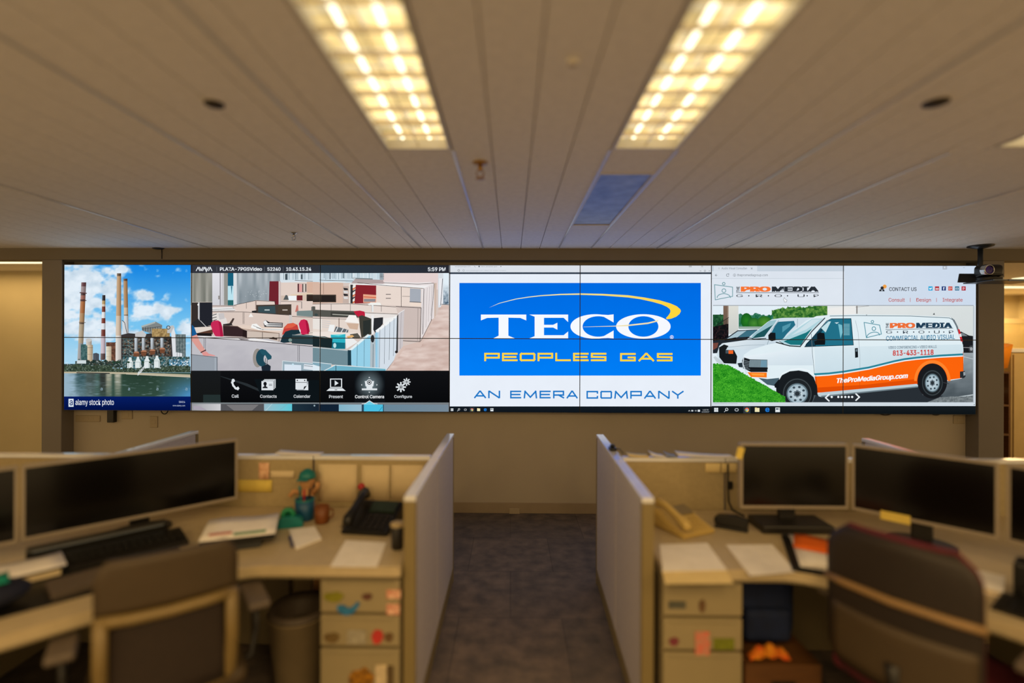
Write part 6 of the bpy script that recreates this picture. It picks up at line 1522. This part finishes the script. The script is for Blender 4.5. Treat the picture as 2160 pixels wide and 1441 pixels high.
t = thing('paper_bag', (-.93, 2.66, 0), 'tan paper bag standing behind the beige waste bin', 'paper bag')
M_kraft = mat('kraft', (166, 118, 64), .8, .08, 14)
b = MB(); b.prism([(-.09, 0), (.09, 0), (.10, .46), (.02, .60), (-.08, .48)], 'y', -.045, .045); b.build('bag', M_kraft, t)
b = MB(); b.tube([(-.04, -.05, .46), (-.03, -.055, .56), (.02, -.055, .57), (.04, -.05, .46)], .004, 6); b.build('handle', M_kraft, t)

# ------------------------------------------------------------------ office chairs
M_shell = mat('chair_back_brown', (68, 54, 34), .6, .06, 16)
M_frame = mat('chair_frame_tan', (122, 102, 60), .45, .05, 12)
M_mesh = mat('chair_mesh', (40, 28, 20), .8, .35, 160)
M_maroon = mat('maroon_fabric', (92, 20, 36), .9, .12, 50, bump=.3)
M_dkshell = mat('dark_back_shell', (34, 24, 17), .6, .12, 40)
M_rail = mat('rail_tan', (140, 110, 70), .4, .05, 12)
def chair_base(t):
    b = MB(); b.lathe([(.030, .06), (.030, .22), (.022, .22), (.022, .40)], n=18); b.build('gas_column', M_dark, t)
    for k in range(5):
        a = 2 * pi * k / 5 + .3
        b = MB(); b.tube([(.02 * cos(a), .02 * sin(a), .095), (.16 * cos(a), .16 * sin(a), .085), (.29 * cos(a), .29 * sin(a), .068)], [.026, .020, .014], 10); l = b.build('base_arm', M_dark, t)
        b = MB(); b.lathe([(.026, -.018), (.028, -.010), (.028, .010), (.026, .018)], M=T((.29 * cos(a), .29 * sin(a), .028)) @ R(a, 'Z') @ R(pi / 2, 'X'), n=18); b.tube([(.29 * cos(a), .29 * sin(a), .05), (.29 * cos(a), .29 * sin(a), .07)], .007, 8); b.build('caster', M_black, l)
    b = MB(); b.box(-.10, .10, -.12, .12, .40, .435, bev=.01); b.build('mechanism', M_dark, t)
def seat(t, m):
    b = MB(); b.box(-.235, .235, -.20, .26, .435, .505, bev=.032, seg=4); o = b.build('seat', m, t)
    for f_ in o.data.polygons: f_.use_smooth = True
def arms(t, m, z=.66):
    for s_ in (-1, 1):
        b = MB(); b.tube([(s_ * .20, -.02, .425), (s_ * .275, -.02, .44), (s_ * .285, -.02, .55), (s_ * .285, .0, z - .01)], .016, 10); a = b.build('armrest', M_dark, t)
        b = MB(); b.box(s_ * .285 - .04, s_ * .285 + .04, -.11, .13, z - .012, z + .018, bev=.012, seg=3); b.build('arm_pad', m, a)
def backrow(w, y0, curve, z, n=12, lean=0.0):
    return [Vector((w * (2 * i / n - 1), y0 - curve * (1 - (2 * i / n - 1) ** 2) + lean, z)) for i in range(n + 1)]
# left chair: solid brown head panel over a tan frame with dark mesh
ca = 0.621; bc = Vector((-1.095, 1.635))
loc = bc + Vector((-sin(ca), cos(ca))) * .235
t = thing('office_chair', (loc.x, loc.y, 0), 'brown office chair with a tan frame at the left desk', 'chair', ca, group='office chairs')
chair_base(t); seat(t, M_shell); arms(t, M_gray, .655)
b = MB(); rows = []
for k in range(9):
    z = .806 + .168 * k / 8; w = .197 - (.030 * max(0, (k - 5) / 3) ** 2)
    rows.append(backrow(w, -.215 - .012 * k / 8, .022, z))
b.surf(rows, .028); o = b.build('head_panel', M_shell, t)
b = MB()
zt_, zb_ = .80, .46
for s_ in (-1, 1): b.tube([(s_ * .178, -.222, zt_), (s_ * .180, -.215, .65), (s_ * .176, -.205, .52), (s_ * .15, -.17, zb_)], [.021, .021, .020, .016], 10)
b.tube([(-.190, -.222, zt_ - .008), (-.1, -.236, zt_ - .012), (0, -.24, zt_ - .014), (.1, -.236, zt_ - .012), (.190, -.222, zt_ - .008)], .018, 10)
b.tube([(-.165, -.19, .49), (0, -.21, .485), (.165, -.19, .49)], .016, 10)
b.build('back_frame', M_frame, t)
b = MB(); b.surf([backrow(.165, -.212 + .012 * (k / 6), .020, .50 + .28 * k / 6 if k else .50) for k in range(7)], .005); b.build('back_mesh', M_mesh, t)
b = MB(); b.tube([(0, -.10, .42), (0, -.19, .43), (0, -.215, .49)], .022, 10); b.build('back_bracket', M_dark, t)
# right chair: dark shell, tan rail, maroon cushion
ca = -0.985; bc = Vector((1.300, 1.725))
loc = bc + Vector((-sin(ca), cos(ca))) * .235
t = thing('office_chair', (loc.x, loc.y, 0), 'dark-backed office chair with maroon cushions at the right desk', 'chair', ca, group='office chairs')
chair_base(t); seat(t, M_maroon); arms(t, M_gray, .66)
def shell_rows(grow, y0, curve, zlo, zhi):
    rows = []
    for k in range(15):
        s_ = k / 14; z = zlo + (zhi - zlo) * s_
        w = .218 + grow
        if s_ > .78: w = (.218 + grow) * (1 - .30 * ((s_ - .78) / .22) ** 3)
        if s_ < .15: w *= 1 - .18 * ((.15 - s_) / .15) ** 2
        rows.append(backrow(w, y0 - .02 * s_, curve, z, 14))
    return rows
b = MB(); b.surf(shell_rows(0, -.240, .040, .50, 1.005), .012); b.build('back_shell', M_dkshell, t)
b = MB(); b.surf(shell_rows(-.004, -.218, .038, .46, 1.012), .026); b.build('back_cushion', M_maroon, t)
b = MB(); b.tube([(-.222, -.252, .80), (-.15, -.283, .806), (0, -.304, .808), (.15, -.283, .806), (.222, -.252, .80)], .013, 10); b.build('back_rail', M_rail, t)
b = MB(); b.surf([backrow(.205 - .02 * (k < 1), -.253, .040, .52 + .20 * k / 6, 12) for k in range(7)], .006); b.build('lumbar_panel', M_shell, t)
b = MB(); b.tube([(0, -.10, .42), (0, -.22, .43), (0, -.275, .50), (0, -.293, .60)], .022, 10); b.build('back_bracket', M_dark, t)
